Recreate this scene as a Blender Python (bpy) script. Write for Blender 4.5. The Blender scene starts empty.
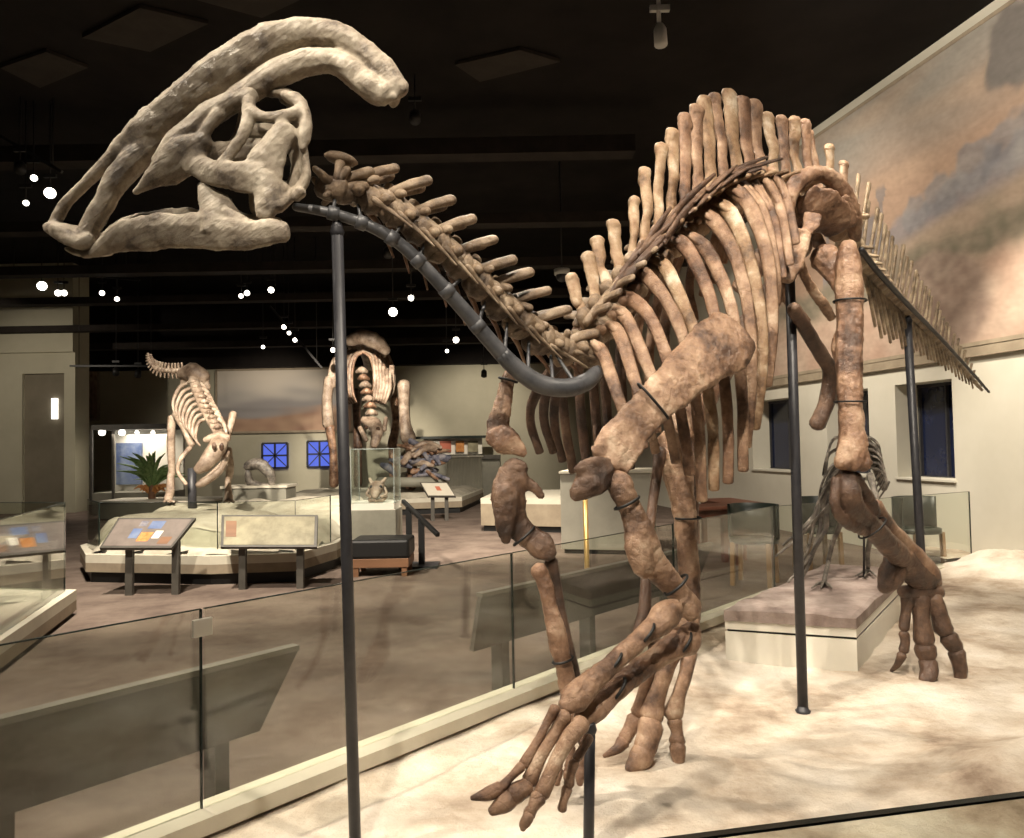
import bpy, math, random
from mathutils import Vector, Matrix, noise
random.seed(7)
SC = bpy.context.scene
COL = SC.collection

# ------------------------------------------------------------------ camera
FPX = 750.0
CAM = Vector((0, 0, 1.3))
TH, PHI = math.atan(25 / 750.0), 0.018
_f = Vector((0, math.cos(TH), math.sin(TH)))
_u0 = Vector((0, -math.sin(TH), math.cos(TH)))
_r0 = Vector((1, 0, 0))
RT = _r0 * math.cos(PHI) - _u0 * math.sin(PHI)
UP = _u0 * math.cos(PHI) + _r0 * math.sin(PHI)
cd = bpy.data.cameras.new('camera')
cam = bpy.data.objects.new('camera', cd)
COL.objects.link(cam)
cam.matrix_world = Matrix(((RT.x, UP.x, -_f.x, CAM.x), (RT.y, UP.y, -_f.y, CAM.y), (RT.z, UP.z, -_f.z, CAM.z), (0, 0, 0, 1)))
cd.sensor_width = 36.0
cd.lens = FPX / 1024 * 36
cd.clip_start = 0.02
SC.camera = cam

# ------------------------------------------------------------------ world, exposure
w = bpy.data.worlds.new('World')
SC.world = w
w.use_nodes = True
w.node_tree.nodes['Background'].inputs[0].default_value = (1.0, 0.82, 0.62, 1)
w.node_tree.nodes['Background'].inputs[1].default_value = 0.035
SC.view_settings.view_transform = 'Standard'
SC.view_settings.look = 'None'
SC.view_settings.exposure = 0.0
SC.view_settings.gamma = 1.0
SC.view_settings.use_curve_mapping = False

# ------------------------------------------------------------------ lamps of the hall, plus an added skull fill
WARM = (1.0, 0.885, 0.73)
def spot(name, loc, to, e, deg=50, blend=0.6, col=WARM, size=0.06):
    l = bpy.data.lights.new(name, 'SPOT')
    l.energy = e; l.color = col; l.spot_size = math.radians(deg); l.spot_blend = blend; l.shadow_soft_size = size
    o = bpy.data.objects.new(name, l)
    COL.objects.link(o)
    o.location = loc
    o.rotation_euler = (Vector(to) - Vector(loc)).to_track_quat('-Z', 'Y').to_euler()
    return o
spot('spotlight_skull', (-2.6, 1.7, 5.2), (-1.0, 2.33, 2.1), 800, 34, size=.04)
spot('fill_skull_front', (-2.6, 0.2, 4.7), (-1.05, 2.3, 2.05), 330, 32, size=.04)  # front fill added to brighten the dark snout, no hall fixture there
spot('spotlight_body', (-0.7, -0.3, 4.7), (0.7, 2.8, 1.4), 760, 46, size=.04)
spot('spotlight_rear', (0.6, 0.7, 5.0), (1.7, 3.8, 1.6), 620, 46, size=.04)
spot('spotlight_sand', (1.0, 1.4, 5.0), (0.9, 2.8, 0.0), 520, 72)
spot('spotlight_sand_rear', (2.2, 2.8, 5.0), (3.2, 5.6, 0.0), 560, 72)
spot('spotlight_back_of_spine', (0.0, 5.2, 5.2), (1.0, 3.4, 2.2), 330, 55)
spot('spotlight_mural', (1.6, 5.2, 5.5), (5.0, 8.4, 3.8), 860, 80, 0.8)
spot('spotlight_mural_far', (1.6, 8.6, 5.5), (4.5, 10.8, 3.6), 420, 80, 0.8)
spot('spotlight_wall', (3.2, 6.4, 5.0), (5.35, 7.1, 1.0), 1300, 52, 0.7)
spot('spotlight_wall_windows', (2.2, 9.0, 4.8), (4.4, 10.6, 1.2), 500, 70, 0.8)
spot('spotlight_hall', (-3.4, 6.0, 4.9), (-3.4, 9.2, 0.2), 2000, 80)
spot('spotlight_carpet', (-0.4, 9.4, 4.4), (-0.6, 12.5, -0.1), 2300, 85)
spot('spotlight_near_carpet', (-2.4, 3.6, 4.9), (-1.8, 5.4, -0.1), 1250, 95)
spot('spotlight_hunter', (-3.9, 5.6, 4.6), (-4.6, 11.0, 1.3), 2900, 22)
spot('spotlight_hunter_tail', (-5.4, 9.4, 4.6), (-5.8, 12.5, 2.2), 700, 40)
spot('spotlight_bulky', (-2.6, 10.6, 4.62), (-3.5, 17.0, 2.3), 4600, 26)
spot('spotlight_far_wall', (-6.0, 18.6, 3.45), (-7.0, 22.0, 1.8), 330, 84, 0.8)
spot('spotlight_far_wall_middle', (-0.6, 18.6, 3.45), (-1.0, 22.0, 1.6), 420, 84, 0.8)
spot('spotlight_far_left', (-11.0, 13.0, 3.9), (-11.0, 18.5, 1.6), 380, 80, 0.8)
spot('spotlight_seating', (3.0, 7.9, 4.8), (2.8, 8.9, 0.0), 200, 80)
spot('spotlight_small_skeleton', (1.0, 3.2, 4.9), (2.33, 5.3, .8), 500, 24)

# ------------------------------------------------------------------ pixel + depth -> place
def W(px, py, d):
    r = _f + RT * ((px - 512) / FPX) - UP * ((py - 419) / FPX)
    return CAM + r * (d / r.y)
def G(px, py, z=0.0):
    r = _f + RT * ((px - 512) / FPX) - UP * ((py - 419) / FPX)
    return CAM + r * ((z - CAM.z) / r.z)
def PXY(p):
    v = p - CAM
    z = v.dot(_f)
    return 512 + FPX * v.dot(RT) / z, 419 - FPX * v.dot(UP) / z

# ------------------------------------------------------------------ materials
MATS = {}
def _new(name):
    m = bpy.data.materials.new(name)
    m.use_nodes = True
    nt = m.node_tree
    return m, nt, nt.nodes['Principled BSDF']
def mat(name, cols, rough=0.6, scale=6.0, detail=6.0, bump=0.0, bscale=40.0, metal=0.0, spec=0.4, stretch=(1, 1, 1), lo=0.35, hi=0.65):
    """cols: list of linear colours mixed by noise"""
    m, nt, b = _new(name)
    b.inputs['Roughness'].default_value = rough
    b.inputs['Metallic'].default_value = metal
    b.inputs['Specular IOR Level'].default_value = spec
    tc = nt.nodes.new('ShaderNodeTexCoord')
    mp = nt.nodes.new('ShaderNodeMapping')
    mp.inputs['Scale'].default_value = stretch
    nt.links.new(tc.outputs['Object'], mp.inputs['Vector'])
    if len(cols) > 1:
        n = nt.nodes.new('ShaderNodeTexNoise')
        n.inputs['Scale'].default_value = scale
        n.inputs['Detail'].default_value = detail
        n.inputs['Roughness'].default_value = 0.65
        nt.links.new(mp.outputs[0], n.inputs['Vector'])
        r = nt.nodes.new('ShaderNodeValToRGB')
        e = r.color_ramp.elements
        for i, c in enumerate(cols):
            p = lo + (hi - lo) * i / (len(cols) - 1)
            if i < 2:
                e[i].position = p
                e[i].color = (*c, 1)
            else:
                x = e.new(p)
                x.color = (*c, 1)
        nt.links.new(n.outputs['Fac'], r.inputs[0])
        nt.links.new(r.outputs[0], b.inputs['Base Color'])
    else:
        b.inputs['Base Color'].default_value = (*cols[0], 1)
    if bump:
        n2 = nt.nodes.new('ShaderNodeTexNoise')
        n2.inputs['Scale'].default_value = bscale
        n2.inputs['Detail'].default_value = 8
        n2.inputs['Roughness'].default_value = 0.7
        nt.links.new(mp.outputs[0], n2.inputs['Vector'])
        bp = nt.nodes.new('ShaderNodeBump')
        bp.inputs['Strength'].default_value = bump
        bp.inputs['Distance'].default_value = 0.02
        nt.links.new(n2.outputs['Fac'], bp.inputs['Height'])
        nt.links.new(bp.outputs[0], b.inputs['Normal'])
    MATS[name] = m
    return m
def bone(name, cols, rough=.37, scale=7, bump=.75, crack=.5, grain=None):
    m = mat(name, cols, rough, scale, 9, 0, lo=.36, hi=.66, spec=.5)
    nt = m.node_tree; b = nt.nodes['Principled BSDF']
    tc = nt.nodes.new('ShaderNodeTexCoord')
    n1 = nt.nodes.new('ShaderNodeTexNoise'); n1.inputs['Scale'].default_value = 34; n1.inputs['Detail'].default_value = 10; n1.inputs['Roughness'].default_value = .75; n1.inputs['Distortion'].default_value = .6
    vo = nt.nodes.new('ShaderNodeTexVoronoi'); vo.feature = 'DISTANCE_TO_EDGE'; vo.inputs['Scale'].default_value = 8
    n0 = nt.nodes.new('ShaderNodeTexNoise'); n0.inputs['Scale'].default_value = 8; n0.inputs['Detail'].default_value = 5
    ad = nt.nodes.new('ShaderNodeMixRGB'); ad.blend_type = 'ADD'; ad.inputs[0].default_value = .35
    nt.links.new(tc.outputs['Object'], n0.inputs['Vector']); nt.links.new(tc.outputs['Object'], ad.inputs[1]); nt.links.new(n0.outputs['Color'], ad.inputs[2]); nt.links.new(ad.outputs[0], vo.inputs['Vector'])
    if grain:
        mp = nt.nodes.new('ShaderNodeMapping'); mp.vector_type = 'TEXTURE'; mp.inputs['Rotation'].default_value = grain[0]; mp.inputs['Scale'].default_value = grain[1]
        nt.links.new(tc.outputs['Object'], mp.inputs['Vector']); nt.links.new(mp.outputs[0], n1.inputs['Vector'])
    else:
        nt.links.new(tc.outputs['Object'], n1.inputs['Vector'])
    cr = nt.nodes.new('ShaderNodeMapRange'); cr.inputs['From Max'].default_value = .05
    nt.links.new(vo.outputs['Distance'], cr.inputs['Value'])
    mu = nt.nodes.new('ShaderNodeMath'); mu.operation = 'MULTIPLY_ADD'; mu.inputs[1].default_value = .22 * crack
    nt.links.new(cr.outputs['Result'], mu.inputs[0]); nt.links.new(n1.outputs['Fac'], mu.inputs[2])
    bp = nt.nodes.new('ShaderNodeBump'); bp.inputs['Strength'].default_value = bump; bp.inputs['Distance'].default_value = .012
    nt.links.new(mu.outputs[0], bp.inputs['Height']); nt.links.new(bp.outputs[0], b.inputs['Normal'])
    # old glue lines and stains in the cracks
    src = b.inputs['Base Color'].links[0].from_socket
    mx = nt.nodes.new('ShaderNodeMixRGB'); mx.blend_type = 'MULTIPLY'
    mx.inputs[2].default_value = (.42, .36, .32, 1)
    iv = nt.nodes.new('ShaderNodeMapRange'); iv.inputs['From Max'].default_value = .022; iv.inputs['To Min'].default_value = .7 * crack; iv.inputs['To Max'].default_value = 0
    nt.links.new(vo.outputs['Distance'], iv.inputs['Value']); nt.links.new(iv.outputs['Result'], mx.inputs[0]); nt.links.new(src, mx.inputs[1]); nt.links.new(mx.outputs[0], b.inputs['Base Color'])
    return m
def emis(name, col, s):
    m, nt, b = _new(name)
    b.inputs['Base Color'].default_value = (0, 0, 0, 1)
    b.inputs['Emission Color'].default_value = (*col, 1)
    b.inputs['Emission Strength'].default_value = s
    return m
def glassmat(name, tint=(0.93, 0.96, 0.94), refl=1.0):
    m = bpy.data.materials.new(name)
    m.use_nodes = True
    nt = m.node_tree
    nt.nodes.clear()
    out = nt.nodes.new('ShaderNodeOutputMaterial')
    tr = nt.nodes.new('ShaderNodeBsdfTransparent')
    tr.inputs[0].default_value = (*tint, 1)
    gl = nt.nodes.new('ShaderNodeBsdfGlossy')
    gl.inputs['Roughness'].default_value = 0.0
    gl.inputs['Color'].default_value = (refl, refl, refl, 1)
    lw = nt.nodes.new('ShaderNodeLayerWeight')
    lw.inputs[0].default_value = 0.5
    pw = nt.nodes.new('ShaderNodeMath'); pw.operation = 'POWER'; pw.inputs[1].default_value = 5.0
    fr = nt.nodes.new('ShaderNodeMath'); fr.operation = 'MULTIPLY_ADD'; fr.inputs[1].default_value = 0.95; fr.inputs[2].default_value = 0.045
    nt.links.new(lw.outputs['Facing'], pw.inputs[0])
    nt.links.new(pw.outputs[0], fr.inputs[0])
    mx = nt.nodes.new('ShaderNodeMixShader')
    nt.links.new(fr.outputs[0], mx.inputs[0])
    nt.links.new(tr.outputs[0], mx.inputs[1])
    nt.links.new(gl.outputs[0], mx.inputs[2])
    nt.links.new(mx.outputs[0], out.inputs[0])
    return m
def vcol(name, rough=0.7):
    m, nt, b = _new(name)
    a = nt.nodes.new('ShaderNodeVertexColor')
    a.layer_name = 'paint'
    nt.links.new(a.outputs[0], b.inputs['Base Color'])
    b.inputs['Roughness'].default_value = rough
    return m

M_BONE = bone('brown_bone', [(.07, .037, .023), (.19, .105, .064), (.31, .185, .115), (.45, .31, .21)])
M_RIB = bone('rib_bone', [(.085, .046, .029), (.23, .135, .083), (.37, .235, .15), (.55, .41, .29)])
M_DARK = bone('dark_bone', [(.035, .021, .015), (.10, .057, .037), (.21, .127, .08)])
M_SKULL = bone('grey_bone', [(.13, .10, .072), (.32, .262, .195), (.44, .375, .285), (.60, .53, .42)], .5, 11, 1.0, .0, ((0, math.radians(-38), 0), (7, 1.2, 1)))
M_NECK = bone('neck_bone', [(.085, .056, .037), (.25, .178, .115), (.45, .345, .24)], scale=10, crack=.2)
M_SPINE = bone('golden_bone', [(.10, .058, .032), (.27, .165, .092), (.40, .28, .175), (.62, .52, .40)], crack=.3)
M_TAIL = bone('tail_bone', [(.10, .07, .042), (.26, .19, .12), (.42, .33, .22)], scale=12, crack=0)
M_FAR = bone('pale_bone', [(.17, .115, .08), (.36, .27, .20), (.54, .44, .34)], scale=6, crack=.3)
M_SMALL = bone('charcoal_bone', [(.05, .043, .036), (.15, .13, .108), (.32, .28, .235)], scale=14, crack=0)
M_STEEL = mat('dark_steel', [(.022, .022, .026), (.035, .035, .04)], .45, 20, spec=.5)
M_ARM = mat('armature_steel', [(.06, .062, .068), (.11, .11, .115)], .4, 12, 6, .1, 60, spec=.5)
M_BLACK = mat('black_rubber', [(.012, .012, .012)], .5)
M_SAND = mat('pale_sand', [(.25, .185, .135), (.46, .375, .29), (.62, .545, .45), (.72, .655, .57)], .9, 1.5, 14, 1.0, 18, spec=.15, lo=.33, hi=.62)
M_CARPET = mat('mottled_carpet', [(.10, .074, .062), (.16, .122, .10), (.215, .17, .14)], .95, 2.2, 10, .3, 90, spec=.1, lo=.3, hi=.7)
M_CREAM = mat('cream_paint', [(.56, .52, .42), (.64, .60, .49)], .6, 3)
M_KERBSIDE = mat('taupe_board', [(.26, .21, .15), (.34, .28, .2)], .7, 5)
M_WALL = mat('beige_plaster', [(.56, .53, .44), (.62, .59, .50)], .85, 1.0, 4, .05, 30, spec=.2)
M_WALL_B = mat('olive_plaster', [(.42, .39, .29), (.48, .45, .34)], .85, .8, 4, spec=.2)
M_WALL_D = mat('dark_plaster', [(.16, .14, .10), (.22, .19, .14)], .85, .8, 4, spec=.2)
M_CEIL = mat('dark_ceiling', [(.009, .007, .006), (.016, .013, .011)], .9, 1.2, 4, spec=.2)
M_BEAM = mat('dark_beam', [(.02, .016, .013), (.03, .024, .02)], .85, 3, 4, spec=.2)
M_PANEL = mat('ceiling_tile', [(.034, .029, .024), (.045, .038, .032)], .9, 3, 4, spec=.2)
M_GLASS = glassmat('barrier_glass', (.915, .93, .895))
M_CLEAR = glassmat('case_glass', (.95, .97, .96))
M_GLASSEDGE = mat('glass_edge', [(.01, .018, .016)], .2)
M_WIN = mat('night_window', [(.008, .012, .035), (.012, .018, .05)], .12, 3, spec=.6)
M_BLUE = emis('blue_evening_window', (.10, .16, .75), 1.0)
M_LAMP = emis('spotlight_lens', (1.0, .93, .8), 9.0)
M_TRIM = mat('pale_trim', [(.62, .59, .5)], .6)
M_SLAB = mat('mauve_stone', [(.19, .14, .12), (.32, .255, .225), (.46, .385, .34)], .85, 4, 8, .5, 22, spec=.2, lo=.3, hi=.7)
M_WHITE = mat('white_board', [(.70, .67, .58), (.76, .73, .64)], .6, 3)
M_ROCK = mat('pale_rock', [(.34, .30, .23), (.50, .46, .37), (.60, .56, .46)], .9, 2.5, 9, .5, 14, spec=.15, lo=.3, hi=.7)
M_GREYB = mat('grey_green_board', [(.20, .19, .15), (.26, .25, .2)], .6, 3)
M_RAIL = mat('charcoal_panel', [(.06, .055, .046), (.095, .087, .074)], .5, 4)
M_WOOD = mat('honey_wood', [(.22, .13, .06), (.3, .18, .09)], .5, 6, 6, .1, 60, stretch=(1, 1, .2))
M_REDW = mat('red_wood', [(.09, .032, .018), (.14, .05, .028)], .45, 6, 6, stretch=(.2, 1, 1))
M_BROWNW = mat('brown_wood', [(.17, .085, .045), (.25, .13, .07)], .5, 6, 6, stretch=(.2, 1, 1))
M_SHELL = mat('dark_green_shell', [(.012, .017, .013)], .4)
M_LEAF = mat('palm_green', [(.10, .19, .06), (.24, .34, .13)], .6, 20)
M_ORANGE = mat('orange_leaves', [(.45, .16, .04), (.6, .3, .1)], .7, 20)
M_BRASS = mat('brass', [(.55, .36, .13)], .35, metal=.6)
M_BLUEP = mat('blue_panel', [(.08, .12, .26), (.2, .25, .36)], .6, 4)
M_BLUEBONE = mat('blue_grey_bone', [(.05, .055, .08), (.16, .16, .2), (.3, .27, .26)], .6, 8, 6, .3, 30)
M_CURT = mat('pale_curtain', [(.55, .53, .45), (.62, .6, .52)], .8, 3)
M_RED = mat('red_panel', [(.42, .12, .07)], .6)
M_CAN = mat('black_can', [(.018, .017, .016)], .5)
M_WCAN = mat('white_can', [(.55, .54, .52)], .4)
M_PAINT = vcol('mural_paint')

# ------------------------------------------------------------------ mesh builder
ORG = {}
TEXW = bpy.data.textures.new('wear', 'CLOUDS')
TEXF = bpy.data.textures.new('pitting', 'CLOUDS'); TEXF.noise_scale = .016; TEXF.noise_depth = 2
TEXW.noise_scale = .045; TEXW.noise_depth = 3; TEXW.noise_basis = 'IMPROVED_PERLIN'
def catmull(P, k):
    out = []
    n = len(P)
    for i in range(n - 1):
        p0 = P[i - 1] if i else P[0] * 2 - P[1]
        p1, p2 = P[i], P[i + 1]
        p3 = P[i + 2] if i + 2 < n else P[-1] * 2 - P[-2]
        for j in range(k):
            t = j / k
            out.append(0.5 * ((2 * p1) + (p2 - p0) * t + (2 * p0 - 5 * p1 + 4 * p2 - p3) * t * t + (3 * p1 - p0 - 3 * p2 + p3) * t * t * t))
    out.append(P[-1].copy())
    return out
class MB:
    def __init__(s):
        s.v = []; s.f = []
    def sweep(s, pts, rad, wax=None, n=10, k=4, cap=True, rough=0.06, nscale=14.0):
        """pts: Vectors; rad: floats or (a, b) with a along wax"""
        pts = [Vector(p) for p in pts]
        R = [Vector((r, r, 0)) if not isinstance(r, (tuple, list)) else Vector((r[0], r[1], 0)) for r in rad]
        C = catmull(pts, k) if k > 1 else pts
        RR = catmull(R, k) if k > 1 else R
        m = len(C)
        rings = []
        prev = None
        for i in range(m):
            t = (C[min(i + 1, m - 1)] - C[max(i - 1, 0)])
            if t.length < 1e-9: t = Vector((0, 0, 1))
            t.normalize()
            if wax is not None:
                a = wax(C[i], t) if callable(wax) else wax
                a = a - t * a.dot(t)
                if a.length < 1e-6: a = t.orthogonal()
            elif prev is None:
                a = t.orthogonal()
            else:
                a = prev - t * prev.dot(t)
            a.normalize()
            prev = a
            rings.append((C[i], t, a, t.cross(a), max(RR[i].x, 1e-4), max(RR[i].y, 1e-4)))
        full = []
        if cap:
            c, t, a, b, ra, rb = rings[0]
            for q in (0.93, 0.6):
                h = math.sqrt(1 - q * q)
                full.append((c - t * (min(ra, rb) * q), t, a, b, ra * h, rb * h))
        full += rings
        if cap:
            c, t, a, b, ra, rb = rings[-1]
            for q in (0.6, 0.93):
                h = math.sqrt(1 - q * q)
                full.append((c + t * (min(ra, rb) * q), t, a, b, ra * h, rb * h))
        base = len(s.v)
        for (c, t, a, b, ra, rb) in full:
            for j in range(n):
                th = 2 * math.pi * j / n
                p = c + a * (ra * math.cos(th)) + b * (rb * math.sin(th))
                if rough:
                    q = noise.noise(p * nscale) * 0.7 + noise.noise(p * nscale * 2.7) * 0.3
                    p = p + (p - c) * (q * rough * 2.2)
                s.v.append(p)
        for i in range(len(full) - 1):
            for j in range(n):
                j2 = (j + 1) % n
                s.f.append((base + i * n + j, base + i * n + j2, base + (i + 1) * n + j2, base + (i + 1) * n + j))
        s.f.append(tuple(base + j for j in reversed(range(n))))
        s.f.append(tuple(base + (len(full) - 1) * n + j for j in range(n)))
        return s
    def ball(s, c, r, n=10, m=7, rough=0.08, nscale=14.0, ax=None):
        """ellipsoid; r float or (rx, ry, rz) along ax = three unit vectors"""
        c = Vector(c)
        if not isinstance(r, (tuple, list)): r = (r, r, r)
        ax = ax or (Vector((1, 0, 0)), Vector((0, 1, 0)), Vector((0, 0, 1)))
        base = len(s.v)
        for i in range(m + 1):
            ph = math.pi * (0.04 + 0.92 * i / m)
            for j in range(n):
                th = 2 * math.pi * j / n
                o = ax[0] * (r[0] * math.sin(ph) * math.cos(th)) + ax[1] * (r[1] * math.sin(ph) * math.sin(th)) + ax[2] * (r[2] * math.cos(ph))
                p = c + o
                if rough: p = p + o * (noise.noise(p * nscale) * rough * 2)
                s.v.append(p)
        for i in range(m):
            for j in range(n):
                j2 = (j + 1) % n
                s.f.append((base + i * n + j, base + (i + 1) * n + j, base + (i + 1) * n + j2, base + i * n + j2))
        s.f.append(tuple(base + j for j in range(n)))
        s.f.append(tuple(base + m * n + j for j in reversed(range(n))))
        return s
    def prism(s, poly, z0, z1):
        """poly: plan points (x, y); vertical prism"""
        b = len(s.v); n = len(poly)
        for z in (z0, z1):
            for p in poly: s.v.append(Vector((p[0], p[1], z)))
        ar = sum(poly[i][0] * poly[(i + 1) % n][1] - poly[(i + 1) % n][0] * poly[i][1] for i in range(n))
        o = range(n) if ar > 0 else range(n - 1, -1, -1)
        o = list(o)
        s.f.append(tuple(b + i for i in reversed(o)))
        s.f.append(tuple(b + n + i for i in o))
        for k in range(n):
            i, j = o[k], o[(k + 1) % n]
            s.f.append((b + i, b + j, b + n + j, b + n + i))
        return s
    def slab(s, pts, thick):
        """planar polygon of 3-D points given thickness along its normal (both sides)"""
        pts = [Vector(p) for p in pts]
        nrm = (pts[1] - pts[0]).cross(pts[2] - pts[0]).normalized() * (thick / 2)
        b = len(s.v); n = len(pts)
        for p in pts: s.v.append(p - nrm)
        for p in pts: s.v.append(p + nrm)
        s.f.append(tuple(b + i for i in reversed(range(n))))
        s.f.append(tuple(b + n + i for i in range(n)))
        for i in range(n):
            j = (i + 1) % n
            s.f.append((b + i, b + j, b + n + j, b + n + i))
        return s
    def bar(s, p, q, wd, ht, up=Vector((0, 0, 1))):
        p, q = Vector(p), Vector(q)
        t = (q - p).normalized()
        a = t.cross(up)
        if a.length < 1e-5: a = Vector((1, 0, 0))
        a.normalize()
        u = a.cross(t)
        b = len(s.v)
        for c in (p, q):
            for (i, j) in ((-1, -1), (1, -1), (1, 1), (-1, 1)):
                s.v.append(c + a * (i * wd / 2) + u * (j * ht / 2))
        s.f += [(b, b + 1, b + 2, b + 3), (b + 7, b + 6, b + 5, b + 4)]
        for i in range(4):
            j = (i + 1) % 4
            s.f.append((b + i, b + 4 + i, b + 4 + j, b + j))
        return s
    def box(s, lo, hi):
        return s.prism([(lo[0], lo[1]), (hi[0], lo[1]), (hi[0], hi[1]), (lo[0], hi[1])], lo[2], hi[2])
    def cyl(s, p, q, r, n=14, r2=None):
        return s.sweep([p, q], [r, r if r2 is None else r2], n=n, k=1, cap=False, rough=0)
    def build(s, name, m, parent=None, smooth=True, remesh=None, bevel=None, sm=0, colors=None, base=None, fine=0):
        me = bpy.data.meshes.new(name)
        if parent is not None:
            org = ORG[parent]
        elif base is not None:
            org = Vector(base)
        else:
            xs = [p.x for p in s.v]; ys = [p.y for p in s.v]; zs = [p.z for p in s.v]
            org = Vector(((min(xs) + max(xs)) / 2, (min(ys) + max(ys)) / 2, min(zs)))
        me.from_pydata([tuple(p - org) for p in s.v], [], s.f)
        me.update()
        me.materials.append(m)
        if smooth:
            me.polygons.foreach_set('use_smooth', [True] * len(me.polygons))
        if colors:
            ca = me.color_attributes.new('paint', 'FLOAT_COLOR', 'POINT')
            for i, c in enumerate(colors): ca.data[i].color = (*c, 1)
        o = bpy.data.objects.new(name, me)
        COL.objects.link(o)
        if parent is not None:
            o.parent = parent
        else:
            o.location = org
        ORG[o] = org
        if remesh:
            r = o.modifiers.new('fuse', 'REMESH')
            r.mode = 'VOXEL'; r.voxel_size = remesh; r.use_smooth_shade = True
            dm = o.modifiers.new('wear', 'DISPLACE')
            dm.texture = TEXW; dm.texture_coords = 'LOCAL'; dm.strength = remesh * (1.2 if m == M_SKULL else 1.9); dm.mid_level = .5
            if sm:
                q = o.modifiers.new('soften', 'SMOOTH')
                q.iterations = sm; q.factor = 0.5
            if fine:
                d2 = o.modifiers.new('pitting', 'DISPLACE')
                d2.texture = TEXF; d2.texture_coords = 'LOCAL'; d2.strength = fine; d2.mid_level = .5
        if bevel:
            bv = o.modifiers.new('edges', 'BEVEL')
            bv.width = bevel; bv.segments = 2; bv.limit_method = 'ANGLE'
        return o
def thing(name, label, cat, loc, group=None):
    o = bpy.data.objects.new(name, None)
    o.empty_display_size = 0.1
    COL.objects.link(o)
    o.location = loc
    ORG[o] = Vector(loc)
    return tag(o, label, cat, group)
def tag(o, label, cat, group=None, kind=None):
    o['label'] = label; o['category'] = cat
    if group: o['group'] = group
    if kind: o['kind'] = kind
    return o
def struct(o):
    o['kind'] = 'structure'
    return o
Z = Vector((0, 0, 1))
def view_side(c, t):
    return (c - CAM).normalized().cross(t)
def TR(mb, lst, flat=1.0, n=10, k=4, rough=0.07, scale=1.0, fn=None):
    """trace: (px, py, depth, half-width in px); width lies across the line of sight"""
    P = [W(a, b, d) for (a, b, d, r) in lst]
    R = [(r * d / FPX * scale, r * d / FPX * flat * scale) for (a, b, d, r) in lst]
    if fn: P = [fn(p) for p in P]
    mb.sweep(P, R, wax=view_side, n=n, k=k, rough=rough)
    return mb

# ================================================================== SETTING
FZ = -0.15
WO = Vector((5.1, 7.86, 0)); WU = Vector((-.193, .981, 0)).normalized(); WN = Vector((-WU.y, WU.x, 0))   # side wall: origin, direction away, normal into the room
def wl(t, z, off=0.0):
    p = WO + WU * t + WN * off
    return Vector((p.x, p.y, z))

mb = MB(); mb.box((-18, -2, FZ - .1), (9, 24, FZ))
struct(mb.build('floor', M_CARPET, smooth=False))
mb = MB(); mb.box((-18, -2, 5.85), (9, 24, 6.0))
struct(mb.build('ceiling', M_CEIL, smooth=False))

# side wall with deep window openings
WINS = [(.62, 1.55), (2.06, 2.98), (3.88, 5.1), (6.4, 7.4), (8.6, 9.6)]
WZ0, WZ1, THK = .78, 1.95, .42
mb = MB()
def wallpiece(mb, t0, t1, z0, z1):
    a, b = wl(t0, 0), wl(t1, 0)
    c, d = wl(t1, 0, -THK), wl(t0, 0, -THK)
    mb.prism([(a.x, a.y), (b.x, b.y), (c.x, c.y), (d.x, d.y)], z0, z1)
wallpiece(mb, -6, 15, FZ, WZ0)
wallpiece(mb, -6, 15, WZ1, 5.85)
edge = [-6] + [x for w_ in WINS for x in w_] + [15]
for i in range(0, len(edge), 2):
    wallpiece(mb, edge[i], edge[i + 1], WZ0, WZ1)
struct(mb.build('wall_right', M_WALL, smooth=False))
for i, (a, b) in enumerate(WINS):
    mb = MB()
    mb.slab([wl(a, WZ0, -.36), wl(b, WZ0, -.36), wl(b, WZ1, -.36), wl(a, WZ1, -.36)], .02)
    o = struct(mb.build('window_%d' % (i + 1), M_WIN, smooth=False))
    mb = MB()
    for (p, q) in ((wl(a, WZ0 + .02, -.335), wl(b, WZ0 + .02, -.335)), (wl(a, WZ1 - .02, -.335), wl(b, WZ1 - .02, -.335)), (wl(a + .02, WZ0, -.335), wl(a + .02, WZ1, -.335)),
                   (wl(b - .02, WZ0, -.335), wl(b - .02, WZ1, -.335)), (wl((a + b) / 2, WZ0, -.335), wl((a + b) / 2, WZ1, -.335))):
        mb.bar(p, q, .035, .035)
    mb.build('window_frame', M_STEEL, o, smooth=False)
    mb = MB(); mb.bar(wl(a - .02, WZ0 + .01, -.14), wl(b + .02, WZ0 + .01, -.14), .34, .025)
    mb.build('window_sill', M_TRIM, o, smooth=False)
# trim band under the mural
mb = MB(); mb.bar(wl(-6, 2.22, .02), wl(4.6, 2.22, .02), .06, .13)
struct(mb.build('trim_1', M_KERBSIDE, smooth=False))

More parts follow.
